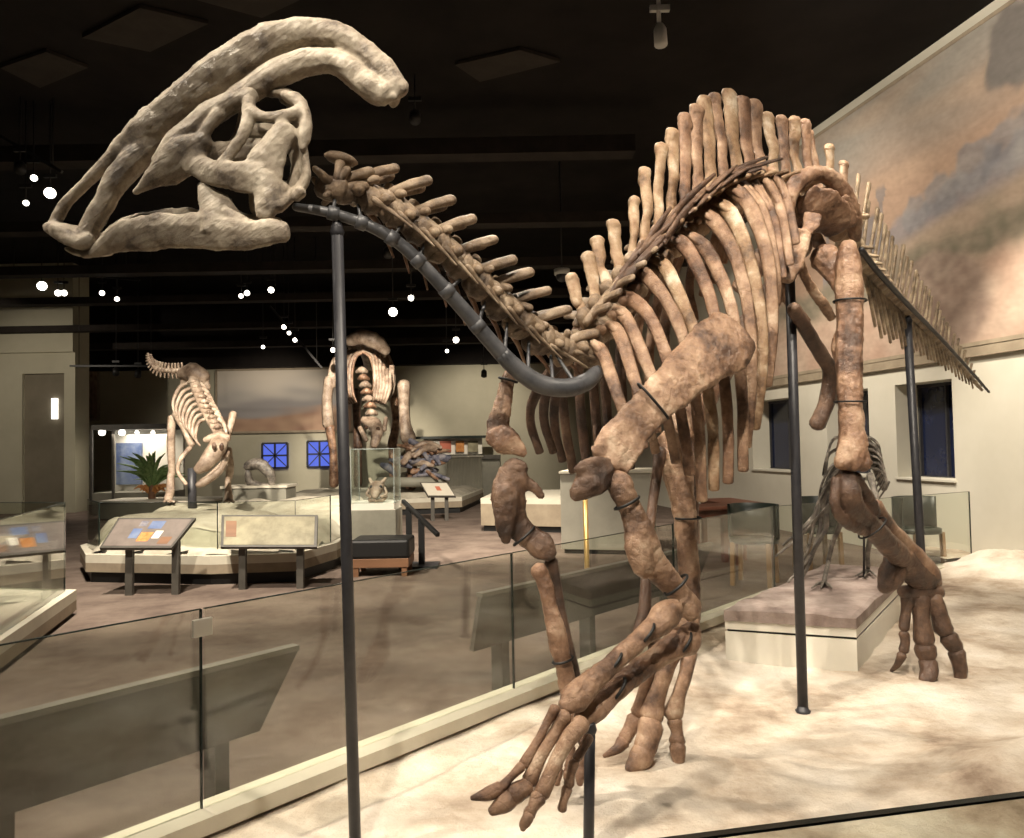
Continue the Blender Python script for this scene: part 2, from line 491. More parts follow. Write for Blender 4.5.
# mural
def lerp(a, b, t): return tuple(x + (y - x) * t for x, y in zip(a, b))
def sst(a, b, x):
    t = max(0, min(1, (x - a) / (b - a)))
    return t * t * (3 - 2 * t)
def paint_side(t, z):
    n1 = noise.noise(Vector((t * .9, z * 2.2, 3.1))); n2 = noise.noise(Vector((t * 3.1, z * 3.3, 7.7))); n3 = noise.noise(Vector((t * 8, z * 8, 1.7)))
    sky = lerp((.42, .27, .18), (.30, .27, .23), sst(4.4, 5.6, z + .25 * t * .4 + .3 * n1))
    sky = lerp(sky, (.54, .36, .23), max(0, .8 * noise.noise(Vector((t * .55 + z * .5, z * 2.6, 9.2)))))
    c = sky
    ridge = 4.25 - .22 * t + .16 * n2 + .07 * n3 if t < 2.6 else 3.9 - .1 * t + .12 * n2 + .05 * n3
    if t < 2.9: c = lerp(c, lerp((.21, .19, .215), (.27, .245, .25), .5 + n2), sst(ridge + .05, ridge - .05, z) * .85)
    for (ct, cz, rr) in ((-.35, 4.25, .34), (.15, 4.2, .3), (.62, 4.05, .26), (1.05, 3.95, .22), (1.9, 3.85, .3), (2.35, 3.8, .24)):
        e = math.hypot((t - ct), (z - cz) * 1.1) / rr
        c = lerp(c, lerp((.19, .185, .20), (.30, .285, .28), .5 + n2 + .6 * n3), sst(1.12, .8, e + .35 * n2 + .25 * n3) * .75)
    for (ct, h_) in ((1.62, .42), (2.15, .5), (2.75, .36)):
        if abs(t - ct) < .035 + .07 * max(0, 1 - abs(z - 4.0 - h_) / .16): c = lerp(c, (.2, .18, .18), sst(4.0 + h_ + .12, 4.0 + h_, z) * sst(3.6, 3.7, z) * .75)
    gl = 3.85 - .13 * t + .06 * n1
    c = lerp(c, lerp((.40, .29, .205), (.33, .25, .175), .5 + n2), sst(gl + .12, gl - .12, z))
    bl = 3.6 - .05 * t + .12 * n2 + .05 * n3
    if True: c = lerp(c, lerp((.14, .13, .085), (.24, .20, .14), .5 + n3), sst(bl + .1, bl - .1, z) * sst(3.05, 3.3, z + .3 * n2) * .8)
    c = lerp(c, lerp((.42, .27, .19), (.46, .33, .24), .5 + n2), sst(3.3 - .05 * t, 3.0 - .05 * t, z + .1 * n2))
    # a low rocky mound with rows of stones
    e = ((t - .75 - .25 * (z - 2.9)) / .75) ** 2 + ((z - 2.85) / .58) ** 2
    rows = .5 + .5 * math.sin(z * 26 + 3 * n2) * math.sin(t * 17 + z * 9)
    c = lerp(c, lerp((.22, .145, .11), (.40, .29, .22), .25 + .5 * rows * sst(2.6, 3.1, z) + .5 * n3), sst(1.25, .8, e + .2 * n2) * .85)
    e = ((t + .5) / .45) ** 2 + ((z - 5.2) / .45) ** 2
    c = lerp(c, (.17, .15, .135), sst(1.2, .7, e + .4 * n2 + .2 * n3))
    n4 = noise.noise(Vector((t * 16, z * 30, 2.2))); n5 = noise.noise(Vector((t * 5, z * 14, 8.2)))
    g = (c[0] + c[1] + c[2]) / 3
    c = lerp(c, (g, g, g * .98), .16)
    k = 1 + .13 * n4 + .12 * n5
    c = (c[0] * k, c[1] * k, c[2] * k)
    return c
mb = MB(); cols = []
T0, T1, Z0, Z1 = -3.0, 4.5, 2.29, 5.68
NT, NZ = 300, 140
for off in (.05,):
    for j in range(NZ + 1):
        for i in range(NT + 1):
            t = T0 + (T1 - T0) * i / NT; z = Z0 + (Z1 - Z0) * j / NZ
            mb.v.append(wl(t, z, off)); cols.append(paint_side(t, z))
for j in range(NZ):
    for i in range(NT):
        a = j * (NT + 1) + i
        mb.f.append((a, a + NT + 1, a + NT + 2, a + 1))
root = thing('wall_mural', 'large painted desert landscape mural on the side wall behind the tail', 'mural', wl(.7, Z0, 0))
mb.build('painted_canvas', M_PAINT, root, smooth=False, colors=cols)
mb = MB()
for (p, q) in ((wl(T0, Z0, .03), wl(T1, Z0, .03)), (wl(T0, Z1, .03), wl(T1, Z1, .03)), (wl(T1, Z0 - .02, .03), wl(T1, Z1 + .02, .03)), (wl(T0, Z0 - .02, .03), wl(T0, Z1 + .02, .03))):
    mb.bar(p, q, .055, .045)
mb.build('frame', M_KERBSIDE, root, smooth=False)

# far walls
mb = MB(); mb.box((-18, 22, FZ), (3.2, 22.3, 3.65))
struct(mb.build('wall_back', M_WALL_B, smooth=False))
mb = MB(); mb.box((-18, 21.6, 3.65), (3.2, 22.3, 5.85))
struct(mb.build('wall_back_soffit', M_CEIL, smooth=False))
mb = MB(); mb.box((-18, -2, FZ), (-17.8, 22, 5.85))
struct(mb.build('wall_left', M_WALL_D, smooth=False))
# stub wall at far left with doorway
a = W(-40, 444, 18).x; b = W(22, 444, 18).x; c = W(64, 444, 18).x; d = W(75, 444, 18).x
mb = MB(); mb.box((a - 3, 18, FZ), (b, 18.3, 3.7)); mb.box((b, 18, 3.2), (c, 18.3, 3.7)); mb.box((c, 18, FZ), (d, 18.6, 3.7)); mb.box((a - 3, 17.9, 3.7), (d, 18.6, 5.85))
struct(mb.build('wall_far_left', M_WALL_B, smooth=False))
mb = MB(); mb.box((b, 18.1, FZ), (c, 18.2, 3.2))
o = struct(mb.build('door_1', M_WALL_D, smooth=False))
mb = MB(); mb.box((c - .32, 18.02, 2.1), (c - .2, 18.1, 2.6)); mb.build('lit_pane', emis('pane_light', (1, .95, .85), 2.5), o, smooth=False)

# ------------------------------------------------------------------ sand bed inside the kerb
GP = [Vector((-2.52, .98, 0)), Vector((-1.07, 2.6, 0)), Vector((0, 3.8, 0)), Vector((1.07, 5.0, 0)), Vector((2.13, 6.15, 0)), Vector((4.5, 7.4, 0))]
def sandz(x, y):
    p = Vector((x, y, 0))
    z = .022 * noise.noise(p * 1.1) + .014 * noise.noise(p * 2.9 + Vector((5, 1, 0))) + .006 * noise.noise(p * 7)
    ridge = 1 - abs(noise.noise(p * 1.6 + Vector((2, 9, 0)))) * 2
    z += .012 * max(0, ridge) ** 3
    for (mx, my, r, h) in ((1.80, 2.75, .42, .13), (2.25, 2.85, .4, .10), (4.75, 7.0, .8, .22), (4.2, 5.8, .8, .05), (2.9, 3.3, .5, .05)):
        q = ((x - mx) ** 2 + (y - my) ** 2) / (r * r)
        z += h * math.exp(-q * 1.6) * (1 + .35 * noise.noise(p * 5))
    return z
def kerb_x(y):
    for p, q in zip(GP, GP[1:]):
        if p.y <= y <= q.y: return p.x + (q.x - p.x) * (y - p.y) / (q.y - p.y)
    return GP[0].x if y < GP[0].y else None
mb = MB()
NY, NX = 190, 150
yl = .55
for j in range(NY + 1):
    y = yl + (8.9 - yl) * j / NY
    k = kerb_x(min(y, 7.4))
    xr = (WO + WU * ((y - WO.y) / WU.y)).x + .05
    xl = k if y <= 7.4 else 4.5
    for i in range(NX + 1):
        x = xl + (xr - xl) * i / NX
        mb.v.append(Vector((x, y, sandz(x, y))))
for j in range(NY):
    for i in range(NX):
        a = j * (NX + 1) + i
        mb.f.append((a, a + 1, a + NX + 2, a + NX + 1))
o = mb.build('sand_ground', M_SAND, base=(2, 4, 0)); struct(o)

# kerb and glass barrier
mb = MB(); mb2 = MB()
def offs(P, d):
    out = []
    for i, p in enumerate(P):
        t = (P[min(i + 1, len(P) - 1)] - P[max(i - 1, 0)]).normalized()
        out.append(p + Vector((-t.y, t.x, 0)) * d)
    return out
kin, kout = offs(GP, -.07), offs(GP, .07)
for i in range(len(GP) - 1):
    mb.prism([kin[i][:2], kin[i + 1][:2], kout[i + 1][:2], kout[i][:2]], .02, .075)
    a, b = offs(GP, -.05), offs(GP, .05)
    mb2.prism([a[i][:2], a[i + 1][:2], b[i + 1][:2], b[i][:2]], FZ, .02)
o = struct(mb.build('kerb', M_CREAM, smooth=False))
mb2.build('riser_board', M_KERBSIDE, o, smooth=False)
BL = ['glass barrier panel at the near corner, left of the panel with the metal clip', 'glass barrier panel with the square metal clip, in front of the near charcoal rail',
      'glass barrier panel standing behind the two forelegs', 'glass barrier panel behind the hind foot planted forward', 'glass barrier panel behind the stone slab plinth, reaching the wall']
GT = .75
glasspts = offs(GP, .015)
for i in range(len(GP) - 1):
    p, q = glasspts[i], glasspts[i + 1]
    t = (q - p).normalized()
    p = p + t * .006; q = q - t * .006
    root = thing('glass_barrier_panel', BL[i], 'glass barrier', (p + q) / 2 + Z * .075, 'glass panels along the kerb')
    mb = MB(); mb.slab([p + Z * .075, q + Z * .075, q + Z * GT, p + Z * GT], .012)
    mb.build('pane', M_GLASS, root, smooth=False)
    mb = MB(); mb.bar(p + Z * (GT + .001), q + Z * (GT + .001), .012, .003); mb.bar(q + Z * .075, q + Z * GT, .012, .005, up=t)
    mb.build('polished_edge', M_GLASSEDGE, root, smooth=False)
    if i == 0:
        n_ = Vector((t.y, -t.x, 0))
        c = q + n_ * .012 + Z * (GT - .06)
        mb = MB(); mb.bar(c - t * .035 - n_ * .0, c + t * .035, .014, .06)
        mb.build('metal_clip', mat('brushed_clip', [(.5, .48, .42)], .35, metal=.5), root, smooth=False, bevel=.003)
# low glass in front of the camera side of the sand
p, q = G(640, 845, .75), G(1120, 783, .75)
p.z = q.z = 0
root = thing('glass_barrier_panel', 'low glass barrier panel along the near edge of the sand, bottom corner of the view', 'glass barrier', (p + q) / 2)
mb = MB(); mb.slab([p + Z * -.05, q + Z * -.05, q + Z * .75, p + Z * .75], .012)
mb.build('pane', M_GLASS, root, smooth=False)
mb = MB(); mb.bar(p + Z * .751, q + Z * .751, .013, .004)
mb.build('polished_edge', M_GLASSEDGE, root, smooth=False)

# ================================================================== THE CRESTED SKELETON
SK = thing('dinosaur_skeleton', 'huge brown skeleton of a crested duck-billed dinosaur striding over pale sand', 'dinosaur skeleton', (1.1, 3.4, 0))
# spine table: px, py, depth of the vertebra centres
NECK = [(336, 190, 2.44), (357, 195, 2.46), (382, 205, 2.49), (405, 220, 2.52), (427, 237, 2.56), (448, 255, 2.60), (468, 273, 2.65), (488, 294, 2.70), (508, 313, 2.75), (529, 331, 2.81), (550, 346, 2.87), (575, 350, 2.93)]
DORS = [((597, 336, 2.98), (571, 278), 7), ((608, 322, 3.02), (587, 258), 8), ((619, 308, 3.06), (599, 241), 9), ((630, 294, 3.11), (614, 224), 9), ((642, 280, 3.16), (632, 203), 7),
        ((655, 266, 3.21), (646, 172), 7), ((667, 252, 3.26), (658, 150), 8), ((680, 240, 3.32), (669, 135), 9), ((693, 229, 3.37), (685, 118), 10), ((706, 220, 3.43), (695, 110), 10),
        ((719, 212, 3.48), (704, 101), 10), ((731, 206, 3.53), (715, 98), 9), ((743, 203, 3.58), (728, 94), 11), ((755, 201, 3.63), (742, 101), 10), ((766, 200, 3.68), (755, 104), 10)]
SACR = [((777, 200, 3.73), (770, 116), 10), ((788, 202, 3.78), (782, 119), 10), ((799, 205, 3.83), (792, 122), 9), ((810, 210, 3.88), (802, 124), 9), ((821, 217, 3.94), (812, 133), 7), ((832, 226, 4.0), (829, 148), 7), ((842, 236, 4.08), (843, 164), 7)]
TAILP = [(850, 246, 4.16), (870, 271, 4.4), (900, 303, 4.78), (930, 333, 5.18), (955, 360, 5.5), (980, 388, 5.8)]
def frame(prev, nxt):
    t = (prev - nxt).normalized()          # headward
    h = Vector((t.x, t.y, 0)).normalized()
    left = Z.cross(h)
    u = t.cross(left).normalized()
    return t, left, u if u.z > 0 else -u
trunk = [W(*c) for c, _, _ in DORS + SACR]
pel_c = W(815, 213, 3.9)
# --- trunk vertebrae
allD = DORS + SACR
for i, (c, top, wpx) in enumerate(allD):
    P = W(*c)
    t, l, u = frame(trunk[max(0, i - 1)], trunk[min(len(allD) - 1, i + 1)])
    seg = (trunk[min(i + 1, len(allD) - 1)] - trunk[max(i - 1, 0)]).length / (2 if 0 < i < len(allD) - 1 else 1)
    mb = MB()
    r = .058
    mb.sweep([P + t * seg * .46, P + t * seg * .2, P - t * seg * .2, P - t * seg * .46], [r, r * .8, r * .8, r], n=12)
    mb.sweep([P + u * .03, P + u * .11], [(.045, .03), (.04, .025)], wax=t, n=8)
    for s_ in (-1, 1):
        mb.sweep([P + u * .07, P + u * .10 + l * s_ * .06 - t * .02, P + u * .105 + l * s_ * .115 - t * .03], [(.028, .018), (.022, .013), (.022, .012)], wax=t, n=8)
        mb.sweep([P + u * .09 + l * s_ * .03 + t * seg * .3, P + u * .1 + l * s_ * .035 - t * seg * .55], [.018, .016], n=6)
    v = mb.build('dorsal_vertebra' if i < len(DORS) else 'sacral_vertebra', M_SPINE if i > 4 else M_NECK, SK)
    TP = W(top[0], top[1], c[2] + .03)
    hw = wpx * c[2] / FPX
    mb = MB()
    b0 = P + u * .09
    jr = random.Random(i * 13 + 5); hw *= jr.uniform(.92, 1.12)
    TP = TP + l * jr.uniform(-.02, .02) + t * jr.uniform(-.012, .012)
    mid = b0.lerp(TP, .5) + t * jr.uniform(-.01, .02) + l * jr.uniform(-.012, .012)
    mb.sweep([b0, b0.lerp(TP, .3), mid, b0.lerp(TP, .85), TP], [(hw * .9, .02), (hw * .72, .014), (hw * .82, .014), (hw * .95, .016), (hw * 1.0, .026)], wax=t, n=14, k=5, rough=.16, nscale=22)
    mb.build('neural_spine', (M_SPINE, M_RIB, M_SPINE, M_BONE, M_RIB)[i % 5] if i > 7 else M_SPINE, v)
# --- ossified tendons along the back
mb = MB()
for q in range(26):
    a = random.uniform(0, .8); b = a + random.uniform(.14, .34)
    def sp(f_):
        f_ = max(0, min(.999, f_)) * (len(DORS) - 1)
        k = int(f_); return trunk[k].lerp(trunk[k + 1], f_ - k)
    t, l, u = frame(sp(a), sp(b))
    o1, o2 = random.uniform(.03, .13), random.uniform(.03, .13); h1, h2 = random.uniform(.12, .17), random.uniform(.12, .2)
    mb.sweep([sp(a) + l * o1 + Z * h1, sp((a + b) / 2) + l * (o1 + o2) / 2 + Z * (h1 + h2) / 2, sp(b) + l * o2 + Z * h2], [(.012, .006), (.017, .008), (.010, .006)], n=6)
mb.build('ossified_tendons', M_DARK, SK)
# --- ribs
RIBS = [[(590, 342), (602, 352), (614, 385), (624, 415), (634, 452)], [(606, 326), (618, 332), (633, 375), (645, 412), (656, 452)], [(611, 313), (625, 316), (649, 370), (666, 415), (676, 462)],
        [(614, 303), (630, 299), (650, 318), (668, 362), (682, 420), (690, 474)], [(624, 283), (642, 273), (667, 302), (685, 345), (698, 420), (702, 500)], [(644, 260), (664, 266), (685, 309), (699, 346), (712, 420), (714, 489)],
        [(661, 246), (682, 243), (704, 282), (716, 325), (727, 410), (728, 482)], [(676, 232), (703, 246), (723, 284), (735, 326), (742, 400), (743, 470)], [(690, 214), (714, 221), (737, 262), (750, 325), (751, 390), (746, 446)],
        [(706, 202), (730, 213), (751, 265), (762, 330), (761, 380), (755, 428)], [(720, 188), (746, 200), (768, 260), (772, 330), (767, 385)], [(733, 178), (760, 207), (775, 260), (777, 304)],
        [(745, 174), (771, 213), (783, 277)], [(758, 170), (779, 205), (790, 264)], [(770, 170), (786, 200), (796, 243)]]
KP = [0.0, .10, .22, .29, .29, .26]
RIBMAT = {0: M_RIB, 5: M_SPINE, 9: M_SPINE}
def mirror(p, c, l):
    v = p - c
    return p - l * (2 * v.dot(l))
for i, rp in enumerate(RIBS):
    c, _, _ = DORS[i]
    P = W(*c)
    t, l, u = frame(trunk[max(0, i - 1)], trunk[i + 1])
    m = len(rp)
    pts = []
    for j, (a, b) in enumerate(rp):
        x = j * (5 / (m - 1)) if m > 3 else j * 1.6
        kk = KP[int(x)] + (KP[min(5, int(x) + 1)] - KP[int(x)]) * (x - int(x))
        if m < 5: kk *= .75
        pts.append(W(a, b, c[2] - kk))
    big = 1.0 if i < 11 else .8
    w0 = [6.6, 7.4, 6.2, 5.4, 5.2, 5.0]
    rad = [(w0[min(5, int(j * 5 / (m - 1)))] * big * c[2] / FPX, w0[min(5, int(j * 5 / (m - 1)))] * .45 * big * c[2] / FPX) for j in range(m)]
    if i < 3: rad = [(a * .9, b * .9) for a, b in rad]
    mb = MB()
    mb.sweep([P + u * .03 + l * .05] + pts, [(.022, .016)] + rad, wax=view_side, n=10, k=5, rough=.08)
    mb.sweep([pts[0] + u * .0, pts[0].lerp(pts[1], .6) + u * .022, pts[0].lerp(pts[1], .95) + u * .004], [.02, .017, .016], n=8, rough=.12)
    mb.build('rib', RIBMAT.get(i, M_RIB if i % 3 else M_BONE), SK)
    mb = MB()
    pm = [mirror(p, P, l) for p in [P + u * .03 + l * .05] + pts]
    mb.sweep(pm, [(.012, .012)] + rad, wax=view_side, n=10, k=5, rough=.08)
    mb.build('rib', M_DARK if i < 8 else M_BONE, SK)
# --- neck
neck = [W(*c) for c in NECK]
KNOB = [(341, 159), (364, 176), (388, 172), (420, 184), (443, 203), (463, 222), (484, 242), (503, 262), (520, 274), (537, 292), (558, 311), (586, 334)]
for i, c in enumerate(NECK):
    P = neck[i]
    t, l, u = frame(neck[max(0, i - 1)], neck[min(i + 1, len(neck) - 1)])
    nx = neck[i + 1] if i + 1 < len(neck) else trunk[0]
    seg = (nx - P).length
    g = .85 + .25 * i / 11
    mb = MB()
    if i == 0:      # atlas with flaring plate
        mb.sweep([P + t * .03, P - t * .03], [.042, .042], n=10)
        K = W(*KNOB[0], 2.43)
        mb.ball(K, (.055, .035, .02), ax=(t, l, u))
        for s_ in (-1, 1):
            mb.sweep([P, P.lerp(K, .5) + l * .03 * s_, K], [.02, .016, .02], n=8)
            mb.sweep([P + t * .0, P + t * .05 + u * .02 + l * s_ * .05, P + t * .075 + u * .035 + l * .05 * s_], [.018, .014, .01], n=8)
            mb.sweep([P, P - u * .04 + t * .03 + l * s_ * .04], [.018, .01], n=8)
    else:
        mb.sweep([P + t * seg * .56, P + t * seg * .25, P - t * seg * .2, P - t * seg * .5], [.056 * g, .037 * g, .038 * g, .063 * g], n=14, rough=.1)
        kx, ky = KNOB[i]
        for s_ in (-1, 1):
            lo_ = l * s_ * .032
            Bp = W(kx - 27, ky + 13, c[2]) + lo_; Kp = W(kx + 4, ky, c[2] + .01) + lo_ * 1.1; Mp = W(kx - 12, ky + 4, c[2]) + lo_ * 1.2
            mb.sweep([P + u * .02 + lo_ - t * .01, P.lerp(Bp, .75) + lo_ * .3, Bp], [.026 * g, .02 * g, .02 * g], n=9, rough=.12)
            mb.sweep([Bp + t * .02 - Z * .005, Mp, Kp], [(.019 * g, .014), (.022 * g, .017), (.021 * g, .018)], n=10, rough=.12)
            mb.sweep([Bp, P + u * .05 + t * seg * .6 + l * s_ * .05], [.018, .015], n=8)
            D = P + l * s_ * .07 - u * .012
            mb.sweep([P + l * s_ * .02 + u * .01, D + u * .01], [.026, .017], n=8)
        mb.sweep([P + u * .03, P + u * .075], [(.03, .012), (.02, .008)], wax=t, n=8)
    v = mb.build('cervical_vertebra', M_NECK, SK, sm=0)
    if 2 <= i:
        for s_ in (1, -1):
            mb = MB()
            D = P + l * s_ * .062 - u * .02
            dn = -.03 if s_ > 0 else -.10
            mb.sweep([D + t * .035, D - t * .03 + u * dn * .3, D - t * (seg * .9 + .03) + u * dn + l * s_ * .015], [.011, .008, .0035], n=7)
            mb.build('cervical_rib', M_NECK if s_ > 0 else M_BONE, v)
# --- tail
tp = [W(*c) for c in TAILP]
tc_ = catmull(tp, 12)
L = [0.0]
for a, b in zip(tc_, tc_[1:]): L.append(L[-1] + (b - a).length)
def tail_at(s_):
    s_ = max(0, min(L[-1] - 1e-6, s_))
    for i in range(len(L) - 1):
        if L[i + 1] >= s_: return tc_[i].lerp(tc_[i + 1], (s_ - L[i]) / (L[i + 1] - L[i]))
    return tc_[-1]
NC = 32
for i in range(NC):
    f_ = i / (NC - 1)
    s_ = L[-1] * (f_ ** .92)
    P = tail_at(s_)
    t, l, u = frame(tail_at(s_ - .03), tail_at(s_ + .03))
    seg = L[-1] / NC
    r = .058 * (1 - f_) + .013
    mb = MB()
    mb.sweep([P + t * seg * .5, P, P - t * seg * .45], [r, r * .85, r], n=9, k=2)
    hs = (.46 * (1 - f_) ** .8 + .03)
    jr = random.Random(i + 77); hs *= jr.uniform(.92, 1.06)
    d_ = (Z * .9 - t * (.42 + jr.uniform(-.05, .05)) + l * jr.uniform(-.04, .04)).normalized()
    mb.sweep([P + u * r * .6, P + d_ * hs * .5, P + d_ * hs], [(.02 - .008 * f_, .011), (.016 - .007 * f_, .010), (.020 * (1 - f_) + .006, .011)], wax=t, n=8, k=3)
    if f_ < .4:
        for q in (-1, 1):
            mb.sweep([P, P + l * q * (.09 * (1 - 2.4 * f_) + .02) - t * .03 - u * .02], [.014, .009], n=6, k=2)
    v = mb.build('caudal_vertebra', M_TAIL, SK)
    if i > 1 and f_ < .93:
        hc = (.4 * (1 - f_) ** .9 + .03) * jr.uniform(.9, 1.08)
        d2 = (-Z * .88 - t * .5).normalized()
        mb = MB()
        mb.sweep([P - u * r * .8 - t * seg * .4, P + d2 * hc * .5 - t * seg * .4, P + d2 * hc - t * seg * .4], [.014 - .006 * f_, .012 - .005 * f_, .010 - .004 * f_], n=7, k=3)
        mb.build('chevron', M_TAIL, v)
mb = MB()
rodp = [p - u * .0 for p in tp]
tl = Z.cross(Vector((-.72, -.69, 0)))
mb.sweep([p + tl * .06 - Z * .035 for p in tp], [.017, .017, .015, .013, .011, .009], n=8)
mb.build('tail_rod', M_STEEL, SK)

# --- skull -------------------------------------------------------------
SD = 2.33
SCV = (CAM - W(190, 150, SD)).normalized()          # lateral axis of the skull, towards its left side
def S(px, py, w): return W(px, py, SD) + SCV * w
def sk(mb, pts, wr=None, n=10, both=True, k=4, rough=.09):
    """pts: (px, py, lateral offset, half-width px, lateral half-thickness)"""
    for s_ in ((1, -1) if both else (1,)):
        P = [S(a, b, w * s_) for (a, b, w, r, q) in pts]
        R = [(r * SD / FPX, q) for (a, b, w, r, q) in pts]
        mb.sweep(P, R, wax=view_side, n=n, k=k, rough=rough, nscale=18)
mb = MB()
# beak
sk(mb, [(56, 229, 0.0, 7, .05), (66, 233, .0, 10, .075), (82, 237, .0, 10, .075), (94, 239, 0, 9, .055)], both=False)
sk(mb, [(53, 229, .02, 6, .03), (62, 232, .06, 7, .02), (80, 240, .075, 7, .016), (93, 240, .06, 9, .016)])
# premaxilla: upper prong, lower prong
sk(mb, [(54, 226, .012, 6, .02), (64, 206, .018, 5.5, .014), (84, 185, .02, 5.5, .014), (106, 164, .024, 7, .018), (124, 150, .028, 12, .024), (140, 140, .03, 17, .03), (160, 122, .032, 18, .034)])
sk(mb, [(84, 238, .05, 9, .018), (95, 220, .045, 10, .018), (107, 198, .044, 10, .02), (120, 176, .042, 12, .024), (136, 158, .036, 13, .026), (152, 142, .028, 11, .02), (176, 122, .015, 7, .012)])
# maxilla plate and cheek
sk(mb, [(137, 191, .055, 3, .01), (152, 180, .064, 9, .016), (170, 167, .072, 17, .022), (188, 153, .08, 18, .024), (204, 140, .085, 9, .02)])
sk(mb, [(160, 160, .05, 8, .03), (174, 148, .055, 12, .034), (190, 132, .06, 12, .034), (208, 115, .066, 11, .032), (228, 103, .07, 9, .03), (248, 98, .065, 9, .03)])
sk(mb, [(172, 162, .07, 11, .02), (190, 155, .08, 13, .02), (199, 166, .09, 11, .018)])
sk(mb, [(190, 162, .088, 11, .017), (212, 172, .1, 13, .016), (232, 175, .108, 14.5, .016), (250, 177, .11, 16, .016), (266, 187, .105, 13, .018), (266, 205, .1, 11, .018)])
sk(mb, [(199, 166, .092, 7, .014), (197, 152, .09, 6, .013), (203, 134, .09, 6, .015), (218, 115, .085, 7, .02)])
# inner walls seen through the openings
sk(mb, [(198, 158, .04, 10, .02), (218, 156, .045, 13, .02), (240, 152, .05, 13, .02), (262, 150, .05, 12, .02)])
# postorbital bar
sk(mb, [(247, 103, .08, 7, .02), (246, 118, .1, 7, .014), (241, 135, .11, 6, .012), (231, 150, .11, 5.5, .012), (220, 164, .107, 6, .013)])
# upper temporal bar, squamosal, quadrate
sk(mb, [(246, 112, .1, 7, .014), (262, 118, .105, 5, .013), (280, 117, .1, 6, .014), (297, 114, .085, 8, .018)])
sk(mb, [(286, 97, .05, 6, .03), (296, 103, .065, 7, .026), (302, 118, .08, 6, .024), (301, 136, .085, 7, .02), (299, 148, .08, 4, .016)])
sk(mb, [(284, 128, .095, 11, .016), (275, 143, .1, 13, .016), (268, 163, .1, 13, .016), (264, 185, .1, 13, .018), (262, 212, .095, 10, .02)])
sk(mb, [(270, 136, .1, 6, .013), (259, 150, .107, 7, .013), (249, 168, .11, 9, .013)])
# rear rim and rough occiput
sk(mb, [(301, 138, .07, 3.5, .014), (303, 160, .06, 3.5, .014), (304, 175, .05, 5, .02), (298, 188, .05, 6, .025), (287, 196, .06, 6, .03), (275, 205, .08, 7, .025)])
# braincase in the middle
sk(mb, [(250, 132, 0, 9, .04), (272, 134, 0, 10, .05), (290, 140, 0, 9, .05), (297, 165, 0, 6, .035), (294, 190, 0, 8, .04)], both=False)
sk(mb, [(210, 118, 0, 8, .05), (228, 106, 0, 8, .06), (242, 99, 0, 8, .05), (262, 92, 0, 5, .03), (288, 94, 0, 6, .04)], both=False)
sk(mb, [(185, 150, 0, 8, .03), (215, 172, 0, 7, .03), (245, 180, 0, 8, .035), (285, 190, 0, 10, .04)], both=False)
for q in range(26):
    a = random.uniform(262, 298)
    mb.ball(S(a, 186 + random.uniform(0, 28) * (1 - (a - 262) / 50), random.uniform(.05, .1)), random.uniform(.010, .018), n=8, m=5, rough=.2, nscale=40)
skull = mb.build('skull', M_SKULL, SK, remesh=.005, sm=2, fine=.0035)
# crest
mb = MB()
sk(mb, [(140, 140, .03, 11, .026), (165, 117, .032, 17, .034), (195, 94, .033, 19, .036), (225, 71, .033, 20, .036), (255, 52, .032, 19, .034), (284, 38, .03, 17, .032), (312, 33, .028, 14, .03), (340, 38, .028, 12.5, .03), (365, 54, .027, 11.5, .028), (386, 74, .025, 12, .028), (396, 90, .022, 12.5, .028)])
sk(mb, [(172, 152, .055, 6, .02), (192, 133, .05, 9, .026), (215, 114, .045, 10, .03), (240, 97, .038, 12, .034), (262, 82, .035, 13, .034), (285, 70, .033, 14, .034), (310, 62, .03, 13, .032), (332, 61, .028, 11.5, .03), (350, 70, .027, 12, .03), (366, 84, .026, 12.5, .03), (383, 95, .022, 12.5, .028)])
for q in range(30):
    mb.ball(S(random.uniform(374, 398), random.uniform(82, 100), random.uniform(-.03, .04)), random.uniform(.012, .022), n=8, m=5, rough=.2, nscale=40)
mb.build('crest', M_SKULL, skull, remesh=.005, sm=2, fine=.0035)
# lower jaw
mb = MB()
sk(mb, [(70, 250, .0, 2.5, .03), (80, 253, .0, 3.5, .05), (96, 252, 0, 5, .05), (108, 250, 0, 6, .03)], both=False)
sk(mb, [(86, 254, .05, 3, .012), (104, 246, .055, 9, .014), (122, 236, .058, 15, .016), (145, 231, .062, 18, .018), (170, 228, .07, 18, .02), (197, 229, .078, 18, .02), (222, 231, .085, 17, .02), (248, 232, .09, 15, .02), (268, 229, .095, 13, .018), (282, 229, .095, 10, .016)])
sk(mb, [(202, 186, .086, 5, .012), (208, 197, .086, 11, .014), (216, 208, .086, 18, .017), (222, 224, .086, 22, .018)])
sk(mb, [(213, 205, .088, 7, .01), (228, 212, .09, 6, .012), (248, 222, .092, 6, .014), (270, 224, .095, 5, .016)])
mb.build('lower_jaw', M_SKULL, skull, remesh=.005, sm=2, fine=.0035)

